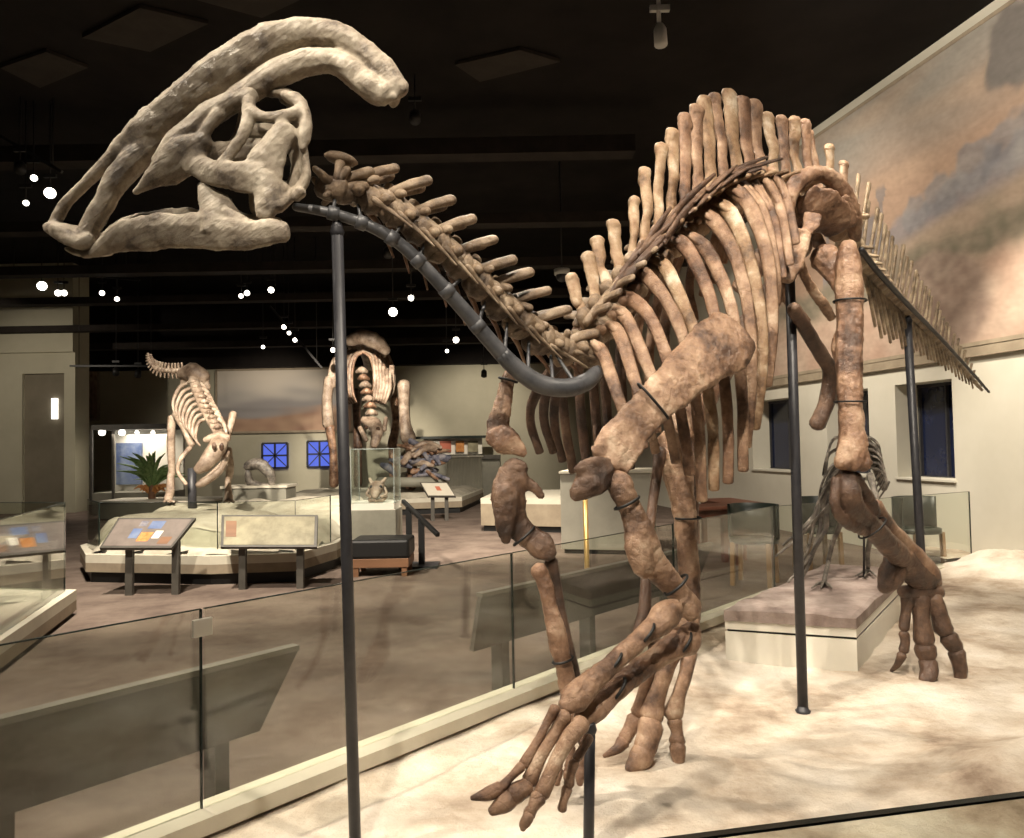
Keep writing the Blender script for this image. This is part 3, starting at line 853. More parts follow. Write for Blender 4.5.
# --- forelimbs ---------------------------------------------------------
def part(name, m, traces, flat=.8, parent=SK, remesh=None, n=10, rough=.08, fn=None):
    mb = MB()
    for tr_ in traces: TR(mb, tr_, flat, n=n, rough=rough, fn=fn)
    return mb.build(name, m, parent, remesh=remesh, sm=2 if remesh else 0, fine=.006 if remesh else 0)
def band(parent, c, d, ang, hw, fl=.9):
    """black strap round a bone: centre px, depth, direction of the bone in the picture (deg), half-width px"""
    P = W(c[0], c[1], d)
    a = math.radians(ang)
    Q = W(c[0] + 10 * math.cos(a), c[1] - 10 * math.sin(a), d)
    t = (Q - P).normalized()
    s_ = view_side(P, t).normalized(); b = t.cross(s_)
    r = hw * 1.04 * d / FPX
    pts = [P + s_ * (r * math.cos(q * math.pi / 6)) + b * (r * fl * math.sin(q * math.pi / 6)) for q in range(13)]
    mb = MB(); mb.sweep(pts, [.005] * 13, n=6, k=2, cap=False, rough=0)
    mb.build('strap', M_BLACK, parent)
scl = part('scapula', M_RIB, [[(735, 331, 2.92, 29), (722, 344, 2.86, 33), (698, 364, 2.78, 28), (667, 391, 2.66, 23), (638, 421, 2.56, 21), (617, 447, 2.5, 23), (605, 462, 2.47, 18)],
                               [(640, 420, 2.55, 14), (612, 441, 2.49, 10), (593, 452, 2.46, 6)], [(640, 430, 2.55, 12), (632, 452, 2.5, 10), (622, 470, 2.47, 8)]], .28, remesh=.007)
band(scl, (653, 401), 2.6, 40, 22, .3)
part('coracoid', M_DARK, [[(608, 468, 2.46, 12), (594, 478, 2.43, 19), (581, 490, 2.42, 12), (574, 498, 2.42, 6)], [(610, 465, 2.47, 9), (590, 466, 2.42, 9), (577, 470, 2.41, 6)]], .5, remesh=.007)
hum = part('humerus', M_RIB, [[(617, 480, 2.46, 13), (622, 492, 2.45, 13), (630, 508, 2.45, 12), (640, 533, 2.45, 15), (650, 557, 2.46, 15), (664, 575, 2.47, 13), (680, 594, 2.49, 12), (691, 610, 2.5, 12)],
                       [(632, 525, 2.44, 9), (637, 548, 2.43, 12), (644, 567, 2.43, 12), (652, 574, 2.44, 6)], [(683, 604, 2.47, 8), (692, 614, 2.47, 9)]], .75, remesh=.006)
for c, a, h in (((627, 503), -62, 13), ((676, 585), -48, 14)): band(hum, c, 2.45, a, h)
rad = part('radius', M_RIB, [[(674, 609, 2.42, 12), (665, 616, 2.4, 15), (648, 632, 2.36, 11), (615, 661, 2.28, 10), (592, 681, 2.22, 12), (574, 699, 2.17, 15), (567, 706, 2.15, 10)]], .8, remesh=.006)
band(rad, (646, 634), 2.35, 140, 12); band(rad, (614, 662), 2.28, 140, 11)
uln = part('ulna', M_BONE, [[(692, 630, 2.52, 10), (686, 640, 2.5, 16), (672, 647, 2.46, 13), (640, 670, 2.38, 11), (612, 692, 2.3, 12), (594, 708, 2.24, 14), (583, 718, 2.2, 11)]], .8, remesh=.006)
band(uln, (617, 690), 2.3, 142, 13); band(uln, (682, 645), 2.48, 142, 14)
def digit(name_a, chain, m, parent=SK):
    """chain: list of bones (each a trace) of one digit: metapodial, then the phalanges"""
    for q, tr_ in enumerate(chain):
        part(name_a if q == 0 else 'phalanx', m, [tr_], .75, parent)
H = 2.12
digit('metacarpal', [[(555, 709, H, 6), (548, 721, H, 4.5), (538, 740, 2.1, 4.2), (524, 764, 2.08, 5.5)], [(521, 767, 2.07, 5), (511, 777, 2.06, 4), (503, 786, 2.05, 5)], [(500, 788, 2.05, 6), (488, 794, 2.04, 6.5), (472, 798, 2.03, 2.5)]], M_BONE)
digit('metacarpal', [[(564, 716, H, 8), (556, 731, H, 6.5), (543, 752, 2.09, 6), (530, 780, 2.07, 8)], [(527, 786, 2.06, 8), (518, 792, 2.05, 10), (514, 796, 2.05, 10)], [(511, 797, 2.05, 10), (505, 803, 2.04, 10), (492, 811, 2.03, 5)]], M_RIB)
digit('metacarpal', [[(581, 724, H, 10), (571, 736, 2.1, 9), (558, 758, 2.08, 7), (542, 793, 2.05, 8)], [(538, 798, 2.04, 8), (533, 807, 2.03, 6), (529, 814, 2.03, 7)], [(528, 817, 2.02, 6.5), (524, 825, 2.02, 5.5), (523, 829, 2.02, 3)]], M_RIB)
digit('metacarpal', [[(589, 738, 2.14, 5), (584, 747, 2.14, 4.5), (577, 758, 2.13, 5)], [(574, 764, 2.12, 6), (571, 772, 2.12, 4.5), (569, 784, 2.12, 5.5)], [(567, 789, 2.12, 5.5), (564, 800, 2.11, 4), (562, 809, 2.11, 4.5)]], M_RIB)
# far foreleg
sc2 = part('scapula', M_RIB, [[(512, 368, 3.02, 6), (507, 385, 3.0, 8), (502, 408, 2.97, 10), (498, 428, 2.95, 13), (500, 440, 2.94, 15)]], .35, remesh=.007)
band(sc2, (508, 380), 3.0, 75, 9, .5)
part('coracoid', M_BONE, [[(489, 437, 2.93, 8), (504, 440, 2.92, 15), (518, 449, 2.92, 9), (525, 455, 2.92, 4)]], .45, remesh=.007)
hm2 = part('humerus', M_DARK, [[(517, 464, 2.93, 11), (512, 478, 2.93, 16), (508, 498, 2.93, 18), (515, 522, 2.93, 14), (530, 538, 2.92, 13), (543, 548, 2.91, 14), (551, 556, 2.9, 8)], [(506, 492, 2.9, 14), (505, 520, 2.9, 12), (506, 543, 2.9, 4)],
                        [(518, 478, 2.93, 8), (534, 488, 2.93, 6), (542, 497, 2.93, 4)]], .55, remesh=.007)
band(hm2, (524, 536), 2.92, -48, 13)
ra2 = part('radius', M_BONE, [[(539, 570, 2.88, 9), (544, 582, 2.88, 8), (551, 612, 2.87, 8), (557, 636, 2.86, 10), (564, 668, 2.86, 9), (570, 692, 2.85, 10)]], .8, remesh=.006)
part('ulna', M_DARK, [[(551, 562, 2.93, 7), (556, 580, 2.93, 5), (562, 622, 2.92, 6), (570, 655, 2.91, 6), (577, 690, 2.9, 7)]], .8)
band(ra2, (563, 660), 2.86, -75, 10)
for q, (x0, x1) in enumerate(((566, 560), (574, 571), (582, 583))):
    digit('metacarpal', [[(x0, 700, 2.85, 6), (x0 - 1, 718, 2.83, 4.5), (x1, 742, 2.8, 5.5)], [(x1, 748, 2.79, 5), (x1 - 1, 758, 2.77, 4), (x1 - 2, 766, 2.76, 5)], [(x1 - 2, 770, 2.75, 5), (x1 - 3, 777, 2.73, 4.5), (x1 - 3, 784, 2.72, 3)]], M_BONE)

# --- pelvis -------------------------------------------------------------
pt, pl_, pu = frame(trunk[len(DORS) + 2], trunk[len(DORS) + 6])
midp = W(818, 214, 3.92)
for side in (0, 1):
    fn = None if side == 0 else (lambda p: mirror(p, midp, pl_))
    il = part('ilium', M_BONE, [[(788, 208, 3.62, 7), (790, 194, 3.62, 9), (800, 180, 3.66, 9), (818, 173, 3.72, 8), (835, 182, 3.78, 9), (846, 200, 3.84, 10), (853, 222, 3.9, 9), (856, 238, 3.96, 6)]], .8, remesh=.008, fn=fn)
    part('blade', M_BONE, [[(806, 195, 3.70, 14), (820, 208, 3.74, 22), (832, 220, 3.80, 20), (838, 232, 3.85, 12)], [(814, 214, 3.7, 10), (810, 226, 3.68, 9), (806, 232, 3.66, 6)], [(838, 200, 3.8, 12), (848, 226, 3.86, 12)]], .2, il, remesh=.008, fn=fn)
    part('pubis', M_RIB, [[(804, 234, 3.66, 8), (799, 246, 3.62, 9), (791, 264, 3.56, 12), (785, 278, 3.5, 9)], [(804, 236, 3.66, 7), (794, 232, 3.62, 5)], [(797, 260, 3.62, 6), (808, 282, 3.7, 5), (822, 303, 3.78, 6), (832, 318, 3.85, 5)]], .6, remesh=.007, fn=fn)
    if side == 0: part('ischium', M_DARK, [[(793, 308, 3.6, 7), (806, 330, 3.72, 7), (822, 356, 3.86, 7), (831, 374, 3.95, 8), (826, 404, 3.98, 8), (817, 424, 3.98, 8)]], .8)
# --- near hind leg
fem = part('femur', M_BONE, [[(848, 247, 3.72, 9), (848, 262, 3.72, 12), (849, 284, 3.71, 14), (850, 320, 3.68, 13), (849, 365, 3.62, 13), (850, 405, 3.57, 12), (852, 432, 3.54, 13), (853, 450, 3.52, 15), (852, 462, 3.5, 12)],
                        [(850, 300, 3.71, 10), (838, 275, 3.78, 12), (824, 257, 3.82, 15)], [(846, 448, 3.5, 8), (843, 463, 3.48, 9)], [(859, 448, 3.52, 8), (863, 464, 3.5, 9)], [(842, 330, 3.76, 6), (838, 350, 3.76, 7), (842, 368, 3.74, 4)]], .85, remesh=.007)
band(fem, (850, 301), 3.7, 90, 15); band(fem, (850, 402), 3.57, 90, 14)
tib = part('tibia', M_DARK, [[(847, 476, 3.52, 10), (846, 490, 3.5, 14), (850, 508, 3.54, 15), (866, 522, 3.64, 11), (884, 540, 3.8, 11), (905, 562, 4.0, 12), (924, 582, 4.14, 14)],
                         [(836, 480, 3.48, 5), (835, 505, 3.46, 5), (845, 522, 3.5, 6), (866, 531, 3.62, 6)], [(855, 476, 3.52, 6), (868, 500, 3.6, 7), (872, 512, 3.66, 9)]], .8, remesh=.007)
part('fibula', M_BONE, [[(872, 506, 3.72, 10), (885, 526, 3.84, 10), (905, 550, 4.0, 12), (925, 575, 4.12, 14), (934, 586, 4.18, 9)]], .6)
part('calcaneum', M_DARK, [[(896, 560, 4.0, 12), (890, 578, 3.98, 12), (884, 588, 3.97, 7)]], .8)
band(tib, (872, 528), 3.66, -48, 15)
part('astragalus', M_DARK, [[(903, 592, 4.12, 6), (920, 592, 4.12, 8), (938, 592, 4.14, 7)]], .9)
HD = 4.12
digit('metatarsal', [[(908, 598, HD, 7), (906, 612, HD, 5), (904, 628, HD, 5)], [(904, 634, HD, 5), (905, 642, HD, 4.5), (904, 650, HD, 5)], [(902, 655, HD, 4.5), (897, 665, 4.15, 3), (891, 671, 4.2, 1.5)]], M_DARK)
digit('metatarsal', [[(919, 598, HD, 10), (921, 615, HD, 8), (924, 640, HD, 10)], [(925, 648, HD, 10), (927, 656, HD, 9)], [(928, 662, HD, 9), (929, 672, 4.08, 8), (926, 681, 4.05, 7)]], M_DARK)
digit('metatarsal', [[(933, 598, HD, 8), (938, 612, HD, 8), (944, 630, HD, 9)], [(949, 638, HD, 9), (955, 647, HD, 8)], [(957, 653, HD, 8), (960, 668, HD, 7), (960, 681, HD, 5)]], M_DARK)
# --- far hind leg, set forward
part('femur', M_BONE, [[(790, 262, 4.0, 12), (775, 290, 3.9, 13), (740, 340, 3.72, 13), (705, 395, 3.55, 14), (682, 428, 3.46, 18)], [(790, 255, 4.02, 14), (802, 246, 4.03, 12)]], .85, remesh=.008)
ti2 = part('tibia', M_RIB, [[(671, 442, 3.4, 15), (674, 458, 3.4, 18), (680, 485, 3.38, 14), (686, 530, 3.34, 11), (689, 580, 3.3, 11), (686, 620, 3.26, 14), (682, 640, 3.24, 14)]], .85, remesh=.007)
part('fibula', M_DARK, [[(660, 452, 3.36, 7), (656, 480, 3.34, 5), (650, 525, 3.3, 5), (646, 580, 3.25, 5.5), (644, 615, 3.22, 7), (641, 632, 3.2, 8)]], .8)
part('leg_strut', M_DARK, [[(690, 430, 3.46, 8), (692, 480, 3.44, 7), (692, 540, 3.42, 6), (690, 592, 3.4, 5)]], .8)
band(ti2, (688, 518), 3.34, -88, 12)
part('astragalus', M_BONE, [[(655, 648, 3.2, 8), (672, 648, 3.2, 10), (690, 648, 3.22, 8)]], .9)
FD = 3.14
digit('metatarsal', [[(655, 650, 3.18, 7), (649, 670, FD, 6), (643, 695, FD, 6), (639, 712, FD, 8)], [(635, 720, FD, 8), (629, 731, 3.12, 7), (625, 738, 3.11, 7)], [(623, 742, 3.1, 7), (617, 749, 3.08, 5), (604, 756, 3.06, 2)]], M_BONE)
digit('metatarsal', [[(671, 652, 3.16, 10), (665, 670, FD, 9), (657, 695, 3.12, 9), (652, 716, 3.1, 12)], [(650, 726, 3.08, 13), (648, 738, 3.06, 12), (645, 748, 3.04, 12)], [(643, 753, 3.03, 12), (638, 761, 3.02, 11), (630, 769, 3.0, 6)]], M_RIB)
digit('metatarsal', [[(690, 652, 3.17, 8), (686, 672, FD, 7), (679, 695, 3.12, 7), (673, 714, 3.11, 10)], [(675, 722, 3.1, 8), (677, 732, 3.09, 6), (677, 741, 3.08, 8)], [(677, 747, 3.07, 8), (678, 756, 3.06, 7), (680, 765, 3.04, 4)]], M_RIB)
# --- neck armature
mb = MB()
AP = [(296, 207, 2.40, 4), (322, 211, 2.40, 5), (345, 217, 2.42, 5.5), (378, 230, 2.46, 6), (405, 248, 2.5, 6.5), (432, 275, 2.54, 7), (462, 308, 2.6, 7.5), (492, 343, 2.66, 8), (516, 368, 2.7, 9), (540, 384, 2.72, 9.5), (566, 388, 2.74, 9.5), (586, 382, 2.78, 9), (597, 372, 2.84, 7)]
TR(mb, AP, 1.0, rough=.02)
arm = mb.build('neck_armature', M_ARM, SK)
app = catmull([W(a, b, d) for a, b, d, r in AP], 4)
for i in range(6, len(app) - 3, 4):
    mb = MB()
    t = (app[i + 1] - app[i - 1]).normalized()
    rr = .019 + .013 * i / len(app)
    mb.sweep([app[i] - t * .018, app[i] - t * .016, app[i] + t * .016, app[i] + t * .018], [rr * .9, rr * 1.12, rr * 1.12, rr * .9], n=12, k=1, cap=False, rough=0)
    k = min(range(len(neck)), key=lambda q: (neck[q] - app[i]).length)
    mb.sweep([app[i], app[i].lerp(neck[k], .75)], [.008, .006], n=6, k=1)
    mb.build('clamp', M_ARM, arm)

# ------------------------------------------------------------------ support posts
def post(name_label, top, base, r):
    root = thing('support_post', name_label, 'support post', base, 'dark steel posts holding the skeleton')
    mb = MB(); mb.cyl(base, top, r, n=18); mb.build('pole', M_STEEL, root)
    mb = MB()
    t = (Vector(top) - Vector(base)).normalized()
    mb.sweep([Vector(top) - t * .02, Vector(top) + t * .02], [r * 1.25, r * .6], n=12, k=1)
    mb.sweep([Vector(base) + Z * .003, Vector(base) + Z * .008], [r * 1.5, r * 1.2], n=14, k=1, rough=0)
    mb.build('collar', M_STEEL, root)
    return root
tp_ = W(337, 226, 2.42); post('dark steel post under the neck, tallest at the front of the sand', tp_, G(355.5, 853, 0), .019)
tp_ = W(788, 214, 3.72); bs = G(803, 711, 0); post('dark steel post under the hips, standing on open sand by the stone slab', tp_, bs, .024)
tp_ = W(907, 318, 4.86); bs = Vector((2.60, 4.80, 0)); post('dark steel post under the tail, behind the planted hind foot', tp_, bs, .026)
tp_ = W(590, 722, 2.2); bs = G(588, 895, 0); post('short black post holding up the raised wrist', tp_, bs, .016)
mb = MB(); a = W(588, 596, 5.3); mb.cyl(Vector((a.x, a.y, FZ)), W(585, 490, 5.3), .018)
mb.sweep([W(585, 490, 5.3), W(585, 486, 5.3)], [.03, .02], n=10, k=1, rough=0)
tag(mb.build('brass_post', M_BRASS), 'slim yellow brass post seen between the forelegs beyond the glass', 'post')

# ================================================================== STONE SLAB PLINTH AND THE SMALL SKELETON
DP = [(1.23, 4.47), (1.90, 4.22), (3.02, 5.78), (2.48, 6.02)]
def inset(P, k):
    cx = sum(p[0] for p in P) / len(P); cy = sum(p[1] for p in P) / len(P)
    out = []
    for x, y in P:
        l_ = math.hypot(x - cx, y - cy)
        out.append((x + (cx - x) * k / l_, y + (cy - y) * k / l_))
    return out
root = thing('display_plinth', 'low cream plinth with black groove and mauve stone slab top on the sand', 'plinth', (2.1, 5.1, 0))
mb = MB(); mb.prism(inset(DP, .01), -.03, .17); mb.prism(inset(DP, .01), .185, .235)
mb.build('base', M_WHITE, root, smooth=False)
mb = MB(); mb.prism(inset(DP, .03), .165, .19); mb.build('groove', M_BLACK, root, smooth=False)
mb = MB(); n_ = 26
def dbl(u, v):
    a = Vector((*DP[0], 0)).lerp(Vector((*DP[1], 0)), u); b = Vector((*DP[3], 0)).lerp(Vector((*DP[2], 0)), u)
    return a.lerp(b, v)
for j in range(n_ + 1):
    for i in range(n_ + 1):
        p = dbl(i / n_, j / n_)
        e = min(i, j, n_ - i, n_ - j)
        h = .305 + .018 * noise.noise(p * 4) + .012 * abs(noise.noise(p * 9)) - (.012 if e == 0 else 0)
        mb.v.append(Vector((p.x, p.y, h)))
for j in range(n_):
    for i in range(n_):
        a = j * (n_ + 1) + i
        mb.f.append((a, a + 1, a + n_ + 2, a + n_ + 1))
rim = [i for i in range(n_ + 1)] + [j * (n_ + 1) + n_ for j in range(1, n_ + 1)] + [n_ * (n_ + 1) + i for i in range(n_ - 1, -1, -1)] + [j * (n_ + 1) for j in range(n_ - 1, 0, -1)]
b0 = len(mb.v)
for r in rim: mb.v.append(Vector((mb.v[r].x, mb.v[r].y, .235)))
for k in range(len(rim)):
    k2 = (k + 1) % len(rim)
    mb.f.append((rim[k], b0 + k, b0 + k2, rim[k2]))
mb.build('stone_slab', M_SLAB, root, smooth=False)
# small charcoal skeleton standing on it
SM = thing('small_dinosaur_skeleton', 'small charcoal skeleton with dangling bony arms standing on the stone slab', 'dinosaur skeleton', (2.33, 5.3, .3))
D = 5.3
def smp(name, traces, flat=.8, parent=SM, m=M_SMALL): return part(name, m, traces, flat, parent, n=7)
smp('spine', [[(846, 430, D, 5), (860, 437, D, 6), (872, 452, D, 6), (880, 475, D, 5), (884, 488, D, 3)]])
for k in range(6):
    u = k / 5
    a0 = (842 - 14 * u, 440 + 70 * u); a1 = (826 - 22 * u, 452 + 78 * u)
    a0 = (a0[0] + random.uniform(-5, 5), a0[1]); a1 = (a1[0] + random.uniform(-7, 7), a1[1] + random.uniform(-5, 10))
    mb = MB(); TR(mb, [(846 - 8 * u, 436 + 50 * u, D, 2.2), (a0[0] - 6, a0[1], D - .12, 1.4), (a1[0], a1[1], D - .14, 1.2), (a1[0] - 3, a1[1] + 14, D - .05, .8)], n=6)
    mb.build('rib', M_SMALL, SM)
    mb = MB(); TR(mb, [(858 + 14 * u, 434 + 34 * u, D, 1.7), (874 + 9 * u, 440 + 32 * u, D - .1, 1.5), (880 + 6 * u, 452 + 34 * u, D - .1, 1.2), (874 + 4 * u, 468 + 32 * u, D, .8)], n=6)
    mb.build('rib', M_SMALL, SM)
for k in range(9):
    u = k / 8; vx, vy = 846 + 38 * u, 430 + 58 * u * u
    mb = MB(); TR(mb, [(vx, vy, D + .02, 3.4), (vx + 5, vy - 6, D + .05, 1.2)], n=6); mb.build('vertebra', M_SMALL, SM)
for (x0, y0, x1, y1, dd) in ((822, 512, 776, 556, -.1), (820, 508, 783, 545, 0), (826, 530, 788, 582, -.05), (818, 540, 791, 596, .02), (815, 520, 796, 575, .05)):
    mx_, my_ = (x0 + x1) / 2 + 3, (y0 + y1) / 2
    smp('arm_bone', [[(838, 462, D, 2.5), ((838 + x0) / 2 - 3, (462 + y0) / 2, D + dd, 2.4), (x0, y0, D + dd, 2.6)]])
    smp('finger', [[(x0 - 1, y0 + 1, D + dd, 2.2), (mx_, my_, D + dd, 1.8), (x1, y1, D + dd, 1.2)]])
for (pts) in ([(836, 478, D, 3.5), (848, 505, D - .1, 3.2), (842, 520, D - .1, 3)], [(842, 520, D - .1, 3), (833, 543, D, 2.2), (828, 562, D + .05, 2.2)], [(870, 475, D, 3.5), (876, 500, D - .1, 3.2), (872, 530, D - .05, 3)], [(872, 530, D - .05, 3), (868, 552, D + .05, 2.4), (868, 566, D + .1, 2.2)]):
    smp('leg_bone', [pts])
for (x, y, dy) in ((824, 584, 5.32), (868, 572, 5.45)):
    for q in (-12, -3, 8):
        g = G(x, y, .318); e = G(x + q, y + 5, .318)
        mb = MB(); mb.sweep([g + Z * .012, g.lerp(e, .5) + Z * .018, e + Z * .008], [.012, .010, .006], n=6); mb.build('toe', M_SMALL, SM)
    g = G(x, y, .318); mb = MB(); mb.sweep([g + Z * .01, W(x + (4 if x < 850 else 0), y - 22, 5.32 if x < 850 else 5.4)], [.016, .014], n=6, k=1); mb.build('ankle_bone', M_SMALL, SM)
mb = MB(); g = G(864, 577, .31); mb.cyl(g, W(864, 478, 5.3), .008, n=8); mb.build('stand_rod', M_STEEL, SM)

# ================================================================== CHAIRS AND TABLES BEYOND THE GLASS
def chair(label, x, y, rz, group='reading chairs along the side wall'):
    R = Matrix.Rotation(rz, 3, 'Z'); B = Vector((x, y, FZ))
    q = lambda a, b, c: B + R @ Vector((a, b, c))
    root = thing('reading_chair', label, 'chair', (x, y, FZ), group)
    mb = MB()
    rows = []
    for k in range(3):
        zc = .46 + .17 * k
        rows.append([q(.25 * math.sin(a), -.25 * math.cos(a) * .9 + .02, zc) for a in [math.radians(-100 + 200 * i / 12) for i in range(13)]])
    for off in (0, 1):
        for r in rows:
            for i, p in enumerate(r):
                cpt = q(0, .02, p.z - FZ)
                mb.v.append(p if off == 0 else p + (cpt - p).normalized() * .025)
    N_ = 13
    for k in range(2):
        for i in range(12):
            a = k * N_ + i
            mb.f.append((a, a + 1, a + N_ + 1, a + N_)); b = a + 39
            mb.f.append((b, b + N_, b + N_ + 1, b + 1))
    for i in range(12):
        mb.f.append((i, i + 39, i + 40, i + 1)); a = 26 + i; mb.f.append((a, a + 1, a + 40, a + 39))
    for e in (0, 12):
        for k in range(2):
            a = k * N_ + e; mb.f.append((a, a + N_, a + N_ + 39, a + 39))
    mb.build('backrest', M_SHELL, root)
    mb = MB(); mb.sweep([q(0, .02, .42), q(0, .02, .47)], [.24, .235], n=20, k=1, cap=False, rough=0); mb.build('seat', M_SHELL, root)
    for (a, b) in ((-.18, -.16), (.18, -.16), (-.18, .19), (.18, .19)):
        mb = MB(); mb.bar(q(a, b, 0), q(a * .95, b * .95, .43), .045, .045, up=R @ Vector((0, 1, 0))); mb.build('leg', M_WOOD, root, smooth=False, bevel=.006)
    return root
chair('dark shell-backed chair with honey wooden legs by the tail post, against the bright wall', 4.34, 8.15, math.radians(200))
chair('dark shell-backed chair seen through glass between ribs and the hip post', 2.42, 7.6, math.radians(150))
chair('dark shell-backed chair tucked behind the small charcoal skeleton', 3.35, 8.35, math.radians(185))
def table(label, x, y, rz, wd, dp, h=.72):
    R = Matrix.Rotation(rz, 3, 'Z'); B = Vector((x, y, FZ))
    q = lambda a, b, c: B + R @ Vector((a, b, c))
    root = thing('reading_table', label, 'table', (x, y, FZ))
    ex = R @ Vector((0, 1, 0))
    mb = MB(); mb.bar(q(-wd / 2, 0, h - .02), q(wd / 2, 0, h - .02), dp, .04); mb.build('tabletop', M_REDW, root, smooth=False, bevel=.006)
    mb = MB(); mb.bar(q(-wd / 2 + .1, 0, h - .09), q(wd / 2 - .1, 0, h - .09), dp - .16, .1); mb.build('apron', M_REDW, root, smooth=False)
    for (a, b) in ((-1, -1), (1, -1), (-1, 1), (1, 1)):
        mb = MB(); mb.bar(q(a * (wd / 2 - .07), b * (dp / 2 - .07), 0), q(a * (wd / 2 - .07), b * (dp / 2 - .07), h - .04), .06, .06, up=ex); mb.build('leg', M_REDW, root, smooth=False)
table('red wooden table, its top just above the glass between ribs and hip post', 2.28, 8.75, math.radians(20), .72, .42, .70)
table('long red wooden table set against the side wall windows', 2.85, 9.7, math.radians(101), 1.2, .5, .66)

# ================================================================== READING RAILS
def rail_back(label, pts, legs, zt=.45, zb=.14):
    root = thing('reading_rail', label, 'reading rail', (sum(p[0] for p in pts) / len(pts), sum(p[1] for p in pts) / len(pts), FZ), 'charcoal reading rails along the barrier')
    n = Vector((-.745, .665, 0))
    P = [Vector((p[0], p[1], 0)) for p in pts]
    a, b = P
    tv = (b - a).normalized()
    mb = MB()
    mb.slab([a + Z * zt, b + Z * zt, b - tv * .14 + n * .07 + Z * zb, a + n * .07 + Z * zb], .03)
    mb.build('panel_board', M_RAIL, root, smooth=False)
    mb = MB(); mb.bar(a + Z * (zt + .01), b + Z * (zt + .01), .05, .022); mb.build('top_lip', mat('grey_edge', [(.13, .12, .10)], .5) if 'grey_edge' not in MATS else MATS['grey_edge'], root, smooth=False)
    for (u) in legs:
        c = a.lerp(b, u) + n * .10
        mb = MB(); mb.bar(Vector((c.x, c.y, FZ)), Vector((c.x, c.y, zt - .1)), .09, .06, up=tv); mb.build('leg', M_RAIL, root, smooth=False)
rail_back('long charcoal reading rail behind the glass panel with the metal clip', [(-2.35, 1.55), (-.93, 3.2)], (.52, .86))
rail_back('long charcoal reading rail behind the glass at the forelegs', [(-.2, 4.22), (1.6, 6.15)], (.10, .42, .8))
def info_panel(label, px0, px1, ptop, pbot, legs, m_img, d, zt, kinds):
    """angled reading panel facing away from the stage"""
    a, b = W(px0[0], ptop, d + .22), W(px1[0], ptop, d + .22)
    c, e = W(px1[1], pbot, d - .1), W(px0[1], pbot, d - .1)
    root = thing('information_panel', label, 'information panel', ((a.x + b.x) / 2, d, FZ), 'angled information panels on two legs')
    mb = MB(); mb.slab([e, c, b, a], .035); mb.build('frame', M_RAIL, root, smooth=False)
    nrm = (c - e).cross(b - e).normalized()
    if nrm.z < 0: nrm = -nrm
    def on(u, v): return e.lerp(c, u).lerp(a.lerp(b, u), v) + nrm * .0195
    mb = MB(); mb.slab([on(.03, .06), on(.97, .06), on(.97, .94), on(.03, .94)], .003); mb.build('printed_sheet', m_img, root, smooth=False)
    for (u0, v0, u1, v1, mm) in kinds:
        mb = MB(); mb.slab([p + nrm * .002 for p in (on(u0, v0), on(u1, v0), on(u1, v1), on(u0, v1))], .002); mb.build('picture', mm, root, smooth=False)
    for u in legs:
        p = e.lerp(c, u).lerp(a.lerp(b, u), .3)
        mb = MB(); mb.bar(Vector((p.x, p.y, FZ)), p - nrm * .02, .07, .05, up=Vector((0, 1, 0))); mb.build('leg', M_RAIL, root, smooth=False)
M_SHEET = mat('grey_sheet', [(.15, .125, .11), (.20, .165, .145)], .5, 8)
M_SHEET2 = mat('olive_sheet', [(.16, .14, .085), (.34, .31, .20)], .5, 3)
M_SHEET3 = mat('pale_sheet', [(.5, .46, .38), (.56, .52, .43)], .5, 3)
info_panel('information panel with blue and orange pictures in front of the pale rock plinth', (119, 100), (196, 172), 519, 549, (.32, .95), M_SHEET, 7.6, .6,
           [(.30, .3, .42, .62, M_BLUEP), (.44, .2, .6, .5, M_ORANGE), (.48, .62, .66, .88, M_BLUEP), (.75, .12, .9, .35, M_BROWNW), (.62, .3, .72, .55, M_WHITE), (.34, .7, .44, .88, M_BLUEBONE)])
info_panel('information panel with plain olive sheet beside the neck post', (222, 221), (318, 317), 516, 548, (.22, .82), M_SHEET2, 7.8, .6, [(.05, .3, .16, .8, M_BROWNW)])
info_panel('small pale information panel by the far stair rail', (420, 428), (447, 456), 483, 497, (.25, .75), M_SHEET3, 14.5, .6, [(.45, .4, .62, .7, M_RED)])

